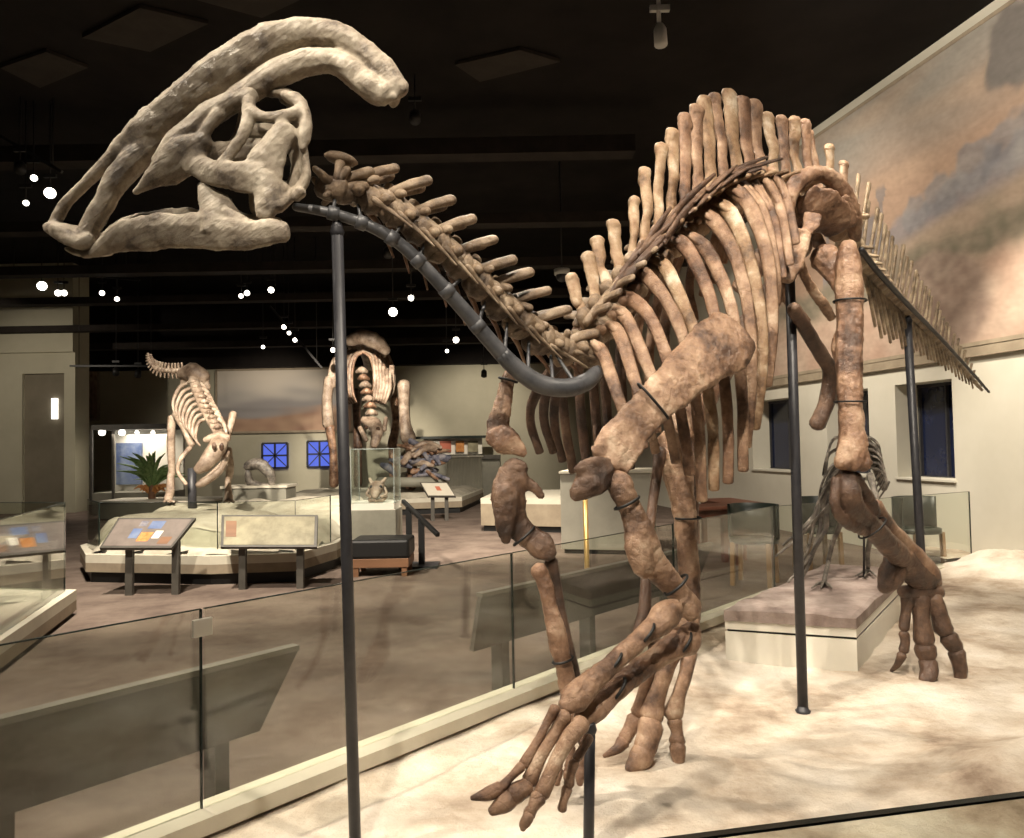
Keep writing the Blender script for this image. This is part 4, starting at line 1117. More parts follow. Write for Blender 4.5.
# ================================================================== DISPLAY PLATFORMS
def platform(name, label, poly, h, rock_h, group=None, rock=True, toe=.12):
    c = (sum(p[0] for p in poly) / len(poly), sum(p[1] for p in poly) / len(poly), FZ)
    root = thing(name, label, 'display platform', c, group)
    mb = MB(); mb.prism(inset(poly, .06), FZ, FZ + toe); mb.build('toe_kick', M_BLACK, root, smooth=False)
    mb = MB(); mb.prism(poly, FZ + toe, FZ + h - .09); mb.build('fascia', M_KERBSIDE, root, smooth=False)
    mb = MB(); mb.prism(poly, FZ + h - .09, FZ + h); mb.build('top_edge', M_CREAM, root, smooth=False)
    if rock:
        mb = MB()
        xs = [p[0] for p in poly]; ys = [p[1] for p in poly]
        N_ = 46
        P2 = inset(poly, .08)
        def inside(x, y):
            s_ = False
            for i in range(len(P2)):
                (x1, y1), (x2, y2) = P2[i], P2[i - 1]
                if (y1 > y) != (y2 > y) and x < (x2 - x1) * (y - y1) / (y2 - y1) + x1: s_ = not s_
            return s_
        def dist(x, y):
            m_ = 9
            for i in range(len(P2)):
                a = Vector(P2[i]); b = Vector(P2[i - 1]); p = Vector((x, y)); t = max(0, min(1, (p - a).dot(b - a) / (b - a).length_squared))
                m_ = min(m_, (p - a - (b - a) * t).length)
            return m_ if inside(x, y) else -m_
        idx = {}
        for j in range(N_ + 1):
            for i in range(N_ + 1):
                x = min(xs) + (max(xs) - min(xs)) * i / N_; y = min(ys) + (max(ys) - min(ys)) * j / N_
                dd = dist(x, y)
                idx[(i, j)] = len(mb.v)
                h_ = rock_h * sst(-.03, .30, dd) * (.85 + .5 * noise.noise(Vector((x * .9, y * .9, 2)))) + .05 * noise.noise(Vector((x * 3, y * 3, 5))) * sst(0, .3, dd) - (.03 if dd < 0 else 0)
                mb.v.append(Vector((x, y, FZ + h + h_)))
        for j in range(N_):
            for i in range(N_):
                k = [idx[(i, j)], idx[(i + 1, j)], idx[(i + 1, j + 1)], idx[(i, j + 1)]]
                cx = sum(mb.v[q].x for q in k) / 4; cy = sum(mb.v[q].y for q in k) / 4
                if inside(cx, cy): mb.f.append(tuple(k))
        mb.build('rock_surface', M_ROCK, root)
    return root
platform('rock_platform', 'cream-edged platform of pale rock under the hunched meat-eater skeleton', [(-5.3, 9.2), (-4.75, 8.35), (-3.25, 8.05), (-2.35, 8.15), (-2.12, 9.0), (-2.12, 12.4), (-5.6, 12.4)], .31, .34)
platform('rock_platform', 'pale rock platform under the bulky skeleton, farther back in the hall', [(-5.0, 16.2), (-2.7, 15.7), (-1.1, 16.1), (-.75, 18.9), (-5.5, 18.9)], .34, .12)
platform('corner_platform', 'cream-edged glazed platform at the far left edge', [(-3.92, 6.75), (-3.36, 4.9), (-2.95, 3.4), (-8, 3.4), (-8, 7.6)], .22, 0, rock=False, toe=.04)
platform('side_platform', 'low grey platform at the middle of the hall beyond the far foreleg', [(-.55, 12.6), (1.25, 12.0), (1.5, 14.5), (-.3, 14.8)], .55, 0, rock=False, toe=.1)
# glass fence on the corner platform
def fence(label, P, z0, z1):
    root = thing('glass_fence', label, 'glass fence', ((P[0][0] + P[-1][0]) / 2, (P[0][1] + P[-1][1]) / 2, z0), 'glass fences round the far platforms')
    for a, b in zip(P, P[1:]):
        a, b = Vector((*a, 0)), Vector((*b, 0)); t = (b - a).normalized() * .008
        mb = MB(); mb.slab([a + t + Z * z0, b - t + Z * z0, b - t + Z * z1, a + t + Z * z1], .012); mb.build('pane', M_GLASS, root, smooth=False)
        mb = MB(); mb.bar(a + t + Z * z1, b - t + Z * z1, .013, .005); mb.bar(b - t + Z * z0, b - t + Z * z1, .013, .006, up=t.normalized()); mb.build('polished_edge', M_GLASSEDGE, root, smooth=False)
fence('glass fence on the cream-edged platform at the far left', [(-5.2, 7.0), (-3.98, 6.68), (-3.42, 4.9), (-3.0, 3.5)], FZ + .22, .85)
fence('glass fence in front of the rock platform with the hunched skeleton', [(-5.15, 9.1), (-4.68, 8.5), (-3.22, 8.2), (-2.4, 8.3), (-2.2, 9.05)], FZ + .31, .72)
mb = MB()
root = thing('information_panel', 'dark tilted panel behind the glass at far left platform', 'information panel', (-4.9, 6.0, FZ + .22), 'angled information panels on two legs')
mb.slab([Vector((-5.6, 5.8, .42)), Vector((-4.2, 5.8, .42)), Vector((-4.0, 6.2, .62)), Vector((-5.4, 6.2, .62))], .04); mb.build('frame', M_RAIL, root, smooth=False)
mb = MB(); mb.slab([Vector((-5.5, 5.82, .452)), Vector((-4.26, 5.82, .452)), Vector((-4.08, 6.16, .622)), Vector((-5.34, 6.16, .622))], .004); mb.build('printed_sheet', M_SHEET2, root, smooth=False)
for x in (-5.3, -4.4):
    mb = MB(); mb.bar((x, 5.95, FZ + .22), (x, 5.95, .48), .07, .05, up=Vector((0, 1, 0))); mb.build('leg', M_RAIL, root, smooth=False)

# big grey display case block beyond the forelegs
root = thing('display_cabinet', 'tall grey display block beyond the glass, between the forelegs', 'display cabinet', (1.05, 10.2, FZ))
mb = MB(); mb.prism([(.62, 9.9), (1.75, 9.6), (2.0, 10.6), (.85, 10.8)], FZ + .06, .9); mb.build('body', mat('dove_board', [(.36, .34, .28), (.42, .40, .33)], .6, 3), root, smooth=False)
mb = MB(); mb.prism([(.66, 9.93), (1.72, 9.64), (1.96, 10.56), (.88, 10.76)], FZ, FZ + .06); mb.build('toe_kick', M_BLACK, root, smooth=False)
mb = MB(); mb.prism([(.60, 9.88), (1.77, 9.57), (2.02, 10.62), (.83, 10.82)], .9, .93); mb.build('worktop', M_CREAM, root, smooth=False)

# vitrine with a small horned skull
root = thing('glass_display_case', 'clear glass case on a pedestal holding a small skull', 'display case', (-1.72, 9.5, FZ))
mb = MB(); mb.box((-2.02, 9.25, FZ), (-1.45, 9.8, .52)); mb.build('pedestal', M_GREYB, root, smooth=False, bevel=.006)
mb = MB(); mb.box((-2.0, 9.27, .52), (-1.47, 9.78, .6)); mb.build('deck', M_WHITE, root, smooth=False)
mb = MB()
x0, x1, y0, y1, z0, z1 = -2.0, -1.47, 9.27, 9.78, .6, 1.27
for P in ([(x0, y0, z0), (x1, y0, z0), (x1, y0, z1), (x0, y0, z1)], [(x0, y1, z0), (x1, y1, z0), (x1, y1, z1), (x0, y1, z1)], [(x0, y0, z0), (x0, y1, z0), (x0, y1, z1), (x0, y0, z1)], [(x1, y0, z0), (x1, y1, z0), (x1, y1, z1), (x1, y0, z1)], [(x0, y0, z1), (x1, y0, z1), (x1, y1, z1), (x0, y1, z1)]):
    mb.slab(P, .01)
mb.build('glass_hood', M_CLEAR, root, smooth=False)
mb = MB()
for (x, y) in ((x0, y0), (x1, y0), (x0, y1), (x1, y1)): mb.bar((x, y, z0), (x, y, z1), .008, .008, up=Vector((0, 1, 0)))
for (a, b) in (((x0, y0, z1), (x1, y0, z1)), ((x0, y1, z1), (x1, y1, z1)), ((x0, y0, z1), (x0, y1, z1)), ((x1, y0, z1), (x1, y1, z1))): mb.bar(a, b, .008, .008)
mb.build('glass_corner', mat('pale_edge', [(.4, .44, .42)], .2), root, smooth=False)
c = Vector((-1.72, 9.5, .6))
sr = thing('small_skull', 'small pale skull with dark-painted eye sockets inside the glass case', 'skull', c)
mb = MB()
mb.sweep([c + Vector((0, .1, .16)), c + Vector((0, 0, .2)), c + Vector((0, -.1, .13)), c + Vector((0, -.17, .08))], [(.09, .07), (.1, .07), (.07, .06), (.045, .03)], wax=Vector((1, 0, 0)))
for s_ in (-1, 1):
    mb.sweep([c + Vector((s_ * .06, -.02, .24)), c + Vector((s_ * .1, .04, .29))], [.03, .018], n=8)
    mb.sweep([c + Vector((s_ * .09, 0, .17)), c + Vector((s_ * .12, -.03, .1)), c + Vector((s_ * .07, -.1, .07))], [.025, .022, .02], n=8)
mb.build('cranium', M_FAR, sr)
mb = MB()
for s_ in (-1, 1): mb.sweep([c + Vector((s_ * .1, .06, .06)), c + Vector((s_ * .08, -.08, .025)), c + Vector((0, -.17, .03))], [.022, .022, .015], n=8)
mb.build('jaw', M_FAR, sr)
for s_ in (-1, 1):
    mb = MB(); mb.ball(c + Vector((s_ * .055, -.075, .19)), .026, rough=0); mb.build('socket_shade', M_BLACK, sr)  # black ball standing in for the shade of a hollow socket
# mirror image in the barrier glass, built as a solid black-topped block
root = thing('reflection', 'glass reflection built as a solid low block, black top and brown wooden base in front of the glass case', 'reflection', (-1.5, 8.6, FZ))
mb = MB(); mb.box((-1.83, 8.38, .05), (-1.17, 8.88, .26)); mb.build('reflected_top', M_BLACK, root, smooth=False, bevel=.03)
mb = MB(); mb.box((-1.82, 8.39, -.05), (-1.18, 8.87, .05)); mb.build('reflected_base', M_BROWNW, root, smooth=False, bevel=.005)
for x in (-1.77, -1.23):
    for y in (8.43, 8.83):
        mb = MB(); mb.bar((x, y, FZ), (x, y, -.05), .06, .06, up=Vector((0, 1, 0))); mb.build('leg', M_BROWNW, root, smooth=False)
# stair rail
root = thing('handrail', 'short black handrail sloping down beside the glass case', 'handrail', (-1.05, 8.8, FZ))
A, B = W(403, 501, 9.6), W(438, 535, 8.6)
mb = MB(); mb.bar(A, B, .05, .05); mb.build('rail', M_BLACK, root, smooth=False, bevel=.01)
for u in (.18, .55):
    p = A.lerp(B, u); mb = MB(); mb.bar((p.x, p.y, FZ), p, .07, .07, up=Vector((0, 1, 0))); mb.build('upright', M_BLACK, root, smooth=False)
p = A.lerp(B, .55); mb = MB(); mb.box((p.x - .25, p.y - .2, FZ), (p.x + .2, p.y + .2, FZ + .03)); mb.build('foot_plate', M_STEEL, root, smooth=False)

# ================================================================== HUNCHED MEAT-EATER SKELETON
HU = thing('dinosaur_skeleton', 'hunched pale meat-eater skeleton with raised tail on the pale rock platform', 'dinosaur skeleton', (-4.6, 11, .4))
D = 11.0
def hp(name, traces, flat=.8, m=M_FAR, parent=HU, n=8): return part(name, m, traces, flat, parent, n=n)
tl_ = catmull([Vector(q) for q in ((148, 353, 13.0), (150, 362, 12.8), (158, 369, 12.5), (172, 371, 12.1), (186, 370, 11.7))], 4)
for k in range(1, len(tl_) - 1):
    a, c, b = tl_[k - 1], tl_[k], tl_[k + 1]
    t = Vector((b.x - a.x, b.y - a.y)).normalized(); n = Vector((t.y, -t.x)); r = 1.6 + 3.2 * min(1, k / 8)
    hp('caudal_vertebra', [[(c.x - t.x * 1.6, c.y - t.y * 1.6, c.z, r * .62), (c.x, c.y, c.z, r * .5), (c.x + t.x * 1.6, c.y + t.y * 1.6, c.z, r * .62)], [(c.x, c.y, c.z, 1.2), (c.x + n.x * r * 1.5, c.y + n.y * r * 1.5, c.z, 1.1)], [(c.x, c.y, c.z, 1.1), (c.x - n.x * r * 1.5 + 1, c.y - n.y * r * 1.5, c.z, .8)]])
hp('pelvis', [[(183, 374, 11.4, 7), (194, 372, 11.3, 9), (204, 378, 11.3, 7)], [(186, 376, 11.4, 4), (182, 386, 11.4, 2.5)], [(203, 378, 11.3, 4), (208, 388, 11.3, 3)]])
hp('spine', [[(192, 376, 11.3, 5), (198, 393, 11.0, 5), (206, 412, 10.7, 5), (216, 428, 10.4, 5), (220, 438, 10.3, 6)]])
for k in range(10):
    u = k / 9; cx, cy = 193 + 24 * u, 382 + 46 * u; dd = 11.2 - .8 * u
    hp('vertebra', [[(cx - 5, cy + 1, dd, 1.6), (cx, cy - 1, dd - .1, 2.4), (cx + 5, cy, dd, 1.6)]])
    if k < 8:
        hp('rib', [[(cx - 2, cy, dd, 1.6), (cx - 13, cy + 5, dd, 2), (cx - 20 + 5 * u, cy + 20, dd - .1, 1.6), (cx - 18 + 8 * u, cy + 34 - 8 * u, dd - .1, 1.0)]])
        hp('rib', [[(cx + 2, cy, dd, 1.6), (cx + 11, cy + 4, dd, 2), (cx + 16 - 2 * u, cy + 16, dd - .1, 1.6), (cx + 15 - 6 * u, cy + 26, dd - .1, 1.0)]])
sk2 = hp('skull', [[(222, 436, 10.2, 7), (217, 448, 9.95, 9), (207, 462, 9.8, 8), (198, 470, 9.75, 5)], [(205, 440, 10.1, 3), (215, 438, 10.1, 5), (228, 438, 10.1, 4)]], .7, n=10)
for (x, y) in ((214, 446), (222, 447)):
    mb = MB(); mb.ball(W(x, y, 9.80), (.03, .03, .055), rough=.1); mb.build('opening_shade', M_DARK, sk2)  # dark ball set on the bone to imitate a shaded opening
hp('lower_jaw', [[(227, 452, 10.1, 3), (222, 468, 9.9, 3.5), (208, 480, 9.8, 4), (198, 485, 9.75, 3)]], parent=sk2)
hp('femur', [[(177, 414, 11.1, 5), (184, 428, 10.9, 3.5), (192, 444, 10.8, 4)]])
hp('tibia', [[(172, 418, 11.2, 4), (171, 440, 11.2, 4), (172, 474, 11.2, 3.4)], [(171, 474, 11.2, 3.5), (170, 492, 11.1, 4.2), (168, 500, 11.0, 4)]])
hp('femur', [[(233, 414, 10.9, 4), (230, 428, 10.8, 3.2), (226, 440, 10.7, 3.5)]])
hp('tibia', [[(228, 450, 10.8, 4), (230, 470, 10.8, 4), (228, 482, 10.8, 3), (229, 500, 10.7, 4)]])
hp('foreleg', [[(190, 448, 10.6, 2.5), (180, 460, 10.5, 2.2), (178, 472, 10.5, 2), (186, 484, 10.4, 2)]])
hp('foreleg', [[(229, 456, 10.5, 2.5), (214, 472, 10.3, 2.6), (198, 484, 10.2, 2)]])
for (x, y, dd) in ((169, 501, 11.0), (229, 501, 10.7)):
    for q in (-5, 0, 5):
        hp('toe', [[(x, y - 1, dd, 1.8), (x + q, y + 1, dd - .25, 1.2)]])
mb = MB(); a = W(192, 468, 10.6); mb.cyl((a.x, a.y, .35), a, .06, n=10); mb.build('stand_post', M_STEEL, HU)

# ================================================================== BULKY SKELETON BEHIND THE POST
BU = thing('dinosaur_skeleton', 'bulky brown four-legged skeleton seen head-on behind the neck post', 'dinosaur skeleton', (-3.5, 17.4, .25))
DS = 1.2
def far_(traces): return [[(a, b, d * DS, r) for a, b, d, r in q] for q in traces]
def bp_(name, traces, flat=.8, m=M_FAR, n=8): return part(name, m, far_(traces), flat, BU, n=n)
D = 14.5
bp_('shoulder_hump', [[(350, 341, 14.2, 6), (362, 337, 14.1, 8), (376, 342, 14.1, 8), (386, 351, 14.2, 5)]], .8)
bp_('spine', [[(362, 340, 14.5, 5), (366, 352, 15.2, 6), (370, 366, 16.2, 6)]])
for k in range(9):
    u = k / 8; bp_('neural_spine', [[(350 + 34 * u, 348 + 8 * u * u, 14.4 + .2 * u, 1.8), (347 + 38 * u, 334 + 18 * abs(u - .45) + random.uniform(-2, 2), 14.4 + .2 * u, 2.2)]])
for k in range(8):
    u = k / 7; dd = 14.0 + 1.6 * u; hx = 11 + 17 * u; y0 = 352 - 6 * u
    for s_ in (-1, 1):
        cx = 363 + 3 * u
        bp_('rib', [[(cx, y0, dd, 1.3), (cx + s_ * hx * .7, y0 + 6, dd, 1.7), (cx + s_ * hx, y0 + 22 + 6 * u, dd - .05, 1.5), (cx + s_ * hx * .92, y0 + 40 + 8 * u, dd - .1, 1.3), (cx + s_ * hx * .6, y0 + 50 + 8 * u, dd - .1, .9)]], m=M_FAR if k % 2 else M_BONE)
for k in range(6):
    bp_('sternal_bone', [[(373 + 3.4 * k, 358 + 3 * k, 13.7, 1.6), (375 + 3 * k, 378 + 2 * k, 13.6, 1.9), (374 + 2.2 * k, 398 + k, 13.6, 1.3)]])
bp_('shoulder_blade', [[(392, 366, 13.9, 2.5), (390, 384, 13.8, 4), (382, 402, 13.8, 5)]], .4)
bp_('shoulder_blade', [[(342, 350, 14.0, 4), (334, 368, 14.0, 5), (331, 386, 14.0, 5)]], .4)
bp_('upper_foreleg', [[(404, 385, 13.9, 7), (404, 404, 13.9, 5.5), (405, 424, 13.9, 6), (408, 438, 13.9, 8)]])
bp_('lower_foreleg', [[(409, 442, 13.9, 6), (412, 460, 13.9, 4.5), (411, 486, 13.9, 6)]], m=M_BONE)
bp_('upper_foreleg', [[(329, 380, 14.0, 5.5), (327, 402, 14.0, 5), (328, 424, 14.0, 6)]])
bp_('lower_foreleg', [[(330, 428, 14.0, 5), (333, 450, 14.0, 4), (334, 484, 14.0, 5)]], m=M_BONE)
bp_('hind_leg', [[(356, 392, 16, 5), (357, 420, 16, 4), (358, 446, 16, 5)], [(358, 448, 16, 4), (358, 484, 16, 4.5)]], m=M_DARK)
bp_('hind_leg', [[(392, 384, 16, 5), (396, 420, 16, 4), (392, 446, 16, 5)], [(392, 448, 16, 4), (394, 484, 16, 4.5)]], m=M_BONE)
for k in range(7):
    bp_('neck_vertebra', [[(362 + 1.6 * k - 5, 372 + 7 * k, 14.1 - .13 * k, 2), (362 + 1.6 * k, 370 + 7 * k, 14.0 - .13 * k, 3.4), (362 + 1.6 * k + 5, 372 + 7 * k, 14.1 - .13 * k, 2)]], m=M_BONE if k % 2 else M_FAR)
sk3 = bp_('skull', [[(364, 420, 13.1, 4), (374, 424, 13.0, 7), (377, 434, 12.8, 6), (374, 445, 12.7, 4)], [(360, 428, 13.1, 2.5), (366, 440, 13.0, 2.5)], [(386, 418, 13.1, 2), (384, 430, 13.0, 2.5)]], .8)
for (x, y) in ((366, 427), (378, 429)):
    mb = MB(); mb.ball(W(x, y, 12.78 * DS), .045, rough=.1); mb.build('socket_shade', M_DARK, sk3)  # dark ball in place of a hollow, its colour gives the shade
# blue-grey skull heap right of it, on the same platform
root = thing('fossil_skeleton', 'blue-grey fossil skull and coiled bones low beside the bulky skeleton', 'fossil', (-1.75, 16.4, .25))
rr_ = random.Random(3)
for k in range(22):
    x, y = rr_.uniform(388, 440), rr_.uniform(446, 478); a_ = rr_.uniform(-.9, .6); L_ = rr_.uniform(6, 15)
    mb = MB(); TR(mb, far_([[(x - L_ * math.cos(a_), y + L_ * math.sin(a_), rr_.uniform(13.2, 13.6), rr_.uniform(1.5, 3.5)), (x, y - rr_.uniform(0, 5), 13.4, rr_.uniform(2, 4)), (x + L_ * math.cos(a_), y - L_ * math.sin(a_), rr_.uniform(13.2, 13.6), rr_.uniform(1, 3))]])[0], .8, n=8, rough=.12)
    mb.build('bone', (M_BLUEBONE, M_BLUEBONE, M_FAR, M_BONE)[k % 4], root)
mb = MB(); TR(mb, far_([[(380, 482, 13.4, 5), (415, 482, 13.3, 5), (444, 482, 13.5, 5)]])[0], 1); mb.build('mount', M_GREYB, root)
# dark skull resting on the rock by the far windows
root = thing('fossil_skull', 'dark blackish skull with open jaws low under the blue windows', 'fossil', W(262, 486, 13.2))
mb = MB(); TR(mb, [(248, 466, 13.2, 5), (260, 464, 13.2, 6), (270, 474, 13.2, 5), (272, 484, 13.2, 3)], .9); mb.build('cranium', M_SMALL, root)
mb = MB(); TR(mb, [(248, 472, 13.2, 3), (250, 482, 13.2, 4), (262, 486, 13.2, 3.5), (272, 486, 13.2, 2)], .9); mb.build('jaw', M_SMALL, root)
a = W(260, 486, 13.3)
root = thing('display_stand', 'grey-green stand under the dark skull below the blue windows', 'display stand', (a.x, a.y, FZ))
mb = MB(); mb.box((a.x - .55, a.y - .3, FZ), (a.x + .55, a.y + .3, a.z - .02)); mb.build('base', M_GREYB, root, smooth=False, bevel=.01)
mb = MB(); mb.box((a.x - .58, a.y - .33, a.z - .02), (a.x + .58, a.y + .33, a.z + .02)); mb.build('top_board', M_CREAM, root, smooth=False)

# ================================================================== FAR WALL FURNISHINGS
BW = 21.99
def bx_(px, py): return W(px, py, BW)
def far_mural(label, x0, x1, y0, y1, fn, nx=60, nz=40, d=21.97):
    a, b = W(x0, y1, d), W(x1, y0, d)
    root = thing('wall_mural', label, 'mural', ((a.x + b.x) / 2, d, a.z))
    mb = MB(); cols = []
    for j in range(nz + 1):
        for i in range(nx + 1):
            u, v = i / nx, j / nz
            mb.v.append(Vector((a.x + (b.x - a.x) * u, d - .03, a.z + (b.z - a.z) * v))); cols.append(fn(u, v))
    for j in range(nz):
        for i in range(nx):
            k = j * (nx + 1) + i
            mb.f.append((k, k + 1, k + nx + 2, k + nx + 1))
    mb.build('painted_canvas', M_PAINT, root, smooth=False, colors=cols)
    mb = MB()
    for (p, q) in (((a.x, d - .02, a.z), (b.x, d - .02, a.z)), ((a.x, d - .02, b.z), (b.x, d - .02, b.z)), ((a.x, d - .02, a.z), (a.x, d - .02, b.z)), ((b.x, d - .02, a.z), (b.x, d - .02, b.z))): mb.bar(p, q, .06, .06)
    mb.build('frame', M_KERBSIDE, root, smooth=False)
def paint_far(u, v):
    n1 = noise.noise(Vector((u * 4, v * 6, 1))); n2 = noise.noise(Vector((u * 9, v * 9, 4)))
    c = lerp((.34, .32, .30), (.62, .55, .46), sst(.3, 1.0, v + .15 * n1))
    c = lerp(c, (.22, .2, .2), sst(.75, .4, v + .3 * abs(u - .55) + .2 * n1) * .6)
    c = lerp(c, lerp((.30, .18, .12), (.40, .26, .17), .5 + n2), sst(.36 + .2 * (u - .5), .26 + .2 * (u - .5), v + .1 * n1))
    return c
far_mural('wide misty landscape mural on the far wall behind the neck post', 217, 352, 368, 433, paint_far)
def paint_far2(u, v):
    n1 = noise.noise(Vector((u * 4, v * 7, 11))); n2 = noise.noise(Vector((u * 9, v * 12, 14)))
    return lerp(lerp((.30, .2, .14), (.5, .38, .26), sst(.2, .9, v + .2 * n1)), (.17, .11, .08), max(0, min(1, 1.2 * n2 + .3)))
far_mural('small brown mural high on the far wall beside the far left doorway', 74, 99, 352, 420, paint_far2, 30, 40)
def far_window(n, x0, x1, y0, y1):
    a, b = W(x0, y1, BW), W(x1, y0, BW)
    mb = MB(); mb.box((a.x, BW - .03, a.z), (b.x, BW, b.z))
    o = struct(mb.build('window_%d' % n, M_BLUE, smooth=False))
    mb = MB(); cx, cz = (a.x + b.x) / 2, (a.z + b.z) / 2
    for (p, q) in (((a.x, BW - .05, a.z), (b.x, BW - .05, a.z)), ((a.x, BW - .05, b.z), (b.x, BW - .05, b.z)), ((a.x, BW - .05, a.z), (a.x, BW - .05, b.z)), ((b.x, BW - .05, a.z), (b.x, BW - .05, b.z)), ((cx, BW - .05, a.z), (cx, BW - .05, b.z)), ((a.x, BW - .05, cz), (b.x, BW - .05, cz)),
                   ((a.x, BW - .045, a.z), (b.x, BW - .045, b.z)), ((a.x, BW - .045, b.z), (b.x, BW - .045, a.z))):
        t_ = .05 if p[0] == q[0] or p[2] == q[2] else .025
        mb.bar(p, q, t_, t_, up=Vector((0, 1, 0)))
    mb.build('window_frame', M_STEEL, o, smooth=False)
far_window(6, 263, 288, 443, 468); far_window(7, 308, 332, 441, 467)
# lit display case with palm
a, b = W(96, 497, 17.5), W(170, 429, 17.5)
root = thing('lit_display_case', 'brightly lit glass-fronted case beside the palm on the far left', 'display case', ((a.x + b.x) / 2, 17.7, FZ))
mb = MB(); mb.box((a.x, 17.3, FZ), (b.x, 18.3, a.z + .1)); mb.build('base', M_GREYB, root, smooth=False)
mb = MB(); mb.box((a.x, 18.2, a.z + .1), (b.x, 18.3, b.z)); mb.build('back_panel', M_WHITE, root, smooth=False)
mb = MB(); mb.box((a.x, 17.3, b.z), (b.x, 18.3, b.z + .12)); mb.build('canopy', M_RAIL, root, smooth=False)
mb = MB(); mb.box((a.x + .15, 18.1, a.z + .25), (a.x + .75, 18.19, b.z - .3)); mb.build('blue_panel', M_BLUEP, root, smooth=False)
mb = MB(); mb.box((a.x + .95, 18.0, a.z + .12), (a.x + 1.5, 18.1, a.z + .55)); mb.build('white_sign', M_WHITE, root, smooth=False)
mb = MB()
for x in (a.x, a.x + .5): mb.bar((x, 17.32, FZ), (x, 17.32, b.z), .05, .05, up=Vector((0, 1, 0)))
mb.build('frame', M_RAIL, root, smooth=False)
for px in (102, 122, 137, 153):
    c = W(px, 432.5, 17.7); mb = MB(); mb.ball(c, .075 if px in (102, 122) else .045, rough=0); mb.build('downlight', M_LAMP, root)
l = bpy.data.lights.new('case_light', 'AREA'); l.energy = 25; l.size = 1.0; l.color = WARM
lo = bpy.data.objects.new('case_light', l); COL.objects.link(lo); lo.location = ((a.x + b.x) / 2, 17.7, b.z - .1)
# palm
c = W(152, 496, 16.6)
root = thing('palm_plant', 'green palm with orange lower leaves behind the hunched skeleton', 'plant', (c.x, c.y, c.z - .1))
mb = MB()
for k in range(34):
    an = random.uniform(0, 6.28); el = random.uniform(.35, 1.4); L_ = random.uniform(.7, 1.15)
    h = Vector((math.cos(an), math.sin(an) * .6, 0))
    mb.sweep([c + Z * .15, c + h * L_ * .4 * math.cos(el) + Z * (.2 + L_ * .6 * math.sin(el)), c + h * L_ * math.cos(el) + Z * (.1 + L_ * .95 * math.sin(el))], [(.02, .006), (.045, .006), (.008, .003)], n=6, k=3, rough=0)
o = mb.build('fronds', M_LEAF, root)
mb = MB()
for k in range(16):
    an = random.uniform(0, 6.28); h = Vector((math.cos(an), math.sin(an), 0)); L_ = random.uniform(.2, .42)
    mb.sweep([c + Z * .02, c + h * L_ * .6 + Z * .22, c + h * L_ + Z * random.uniform(.05, .2)], [(.03, .01), (.05, .01), (.01, .004)], n=6, k=3, rough=0)
mb.build('lower_leaves', M_ORANGE, root)
mb = MB(); mb.sweep([c - Z * .1, c + Z * .2], [.09, .06], n=8, k=1); mb.build('stem', M_BROWNW, root)
root = thing('planter_platform', 'low planter block holding the palm', 'planter', (c.x, c.y, FZ))
mb = MB(); mb.box((c.x - .9, c.y - .5, FZ), (c.x + 1.6, c.y + .5, c.z - .1)); mb.build('block', M_GREYB, root, smooth=False, bevel=.01)
mb = MB(); mb.box((c.x - .93, c.y - .53, c.z - .1), (c.x + 1.63, c.y + .53, c.z - .06)); mb.build('top_edge', M_CREAM, root, smooth=False)
# far right: counter with panels and a pleated curtain front
a, b = W(412, 478, 20.5), W(500, 455, 20.5)
root = thing('display_counter', 'dark-topped display counter with coloured panels at the far wall', 'counter', ((a.x + b.x) / 2, 20.9, FZ))
mb = MB(); mb.box((a.x, 20.4, FZ), (b.x, 21.4, b.z - .1)); mb.build('body', M_GREYB, root, smooth=False)
mb = MB(); mb.box((a.x - .05, 20.35, b.z - .1), (b.x, 21.45, b.z)); mb.build('worktop', M_RAIL, root, smooth=False)
mb = MB(); a2, b2 = W(424, 455, 21.5), W(482, 438, 21.5); mb.box((a2.x, 21.45, a2.z), (b2.x, 21.5, b2.z)); mb.build('back_panel', M_WHITE, root, smooth=False)
mb = MB(); mb.box((a2.x - .2, 21.2, b2.z), (b2.x + .3, 21.5, b2.z + .07)); mb.build('canopy', M_SHELL, root, smooth=False)
for (p0, p1, mm) in ((440, 451, M_RED), (456, 464, M_ORANGE), (468, 478, M_SHEET2)):
    u0, u1 = W(p0, 452, 21.4), W(p1, 441, 21.4); mb = MB(); mb.box((u0.x, 21.38, u0.z), (u1.x, 21.44, u1.z)); mb.build('picture', mm, root, smooth=False)
c0, c1 = W(447, 492, 19.5), W(482, 457, 19.5)
root = thing('pleated_curtain', 'pale pleated curtain front below the far counter', 'curtain', ((c0.x + c1.x) / 2, 19.5, FZ))
mb = MB(); NP = 24
for i in range(NP * 4 + 1):
    x = c0.x + (c1.x - c0.x) * i / (NP * 4); y = 19.5 + .03 * math.sin(i * math.pi / 2)
    mb.v += [Vector((x, y, FZ + .02)), Vector((x, y, c1.z)), Vector((x, y + .02, FZ + .02)), Vector((x, y + .02, c1.z))]
for i in range(NP * 4):
    k = i * 4; mb.f += [(k, k + 4, k + 5, k + 1), (k + 2, k + 3, k + 7, k + 6), (k + 1, k + 5, k + 7, k + 3)]
mb.build('pleats', M_CURT, root, smooth=False)
mb = MB(); mb.box((c0.x - .03, 19.44, c1.z), (c1.x + .03, 19.62, c1.z + .05)); mb.build('header', M_TRIM, root, smooth=False)

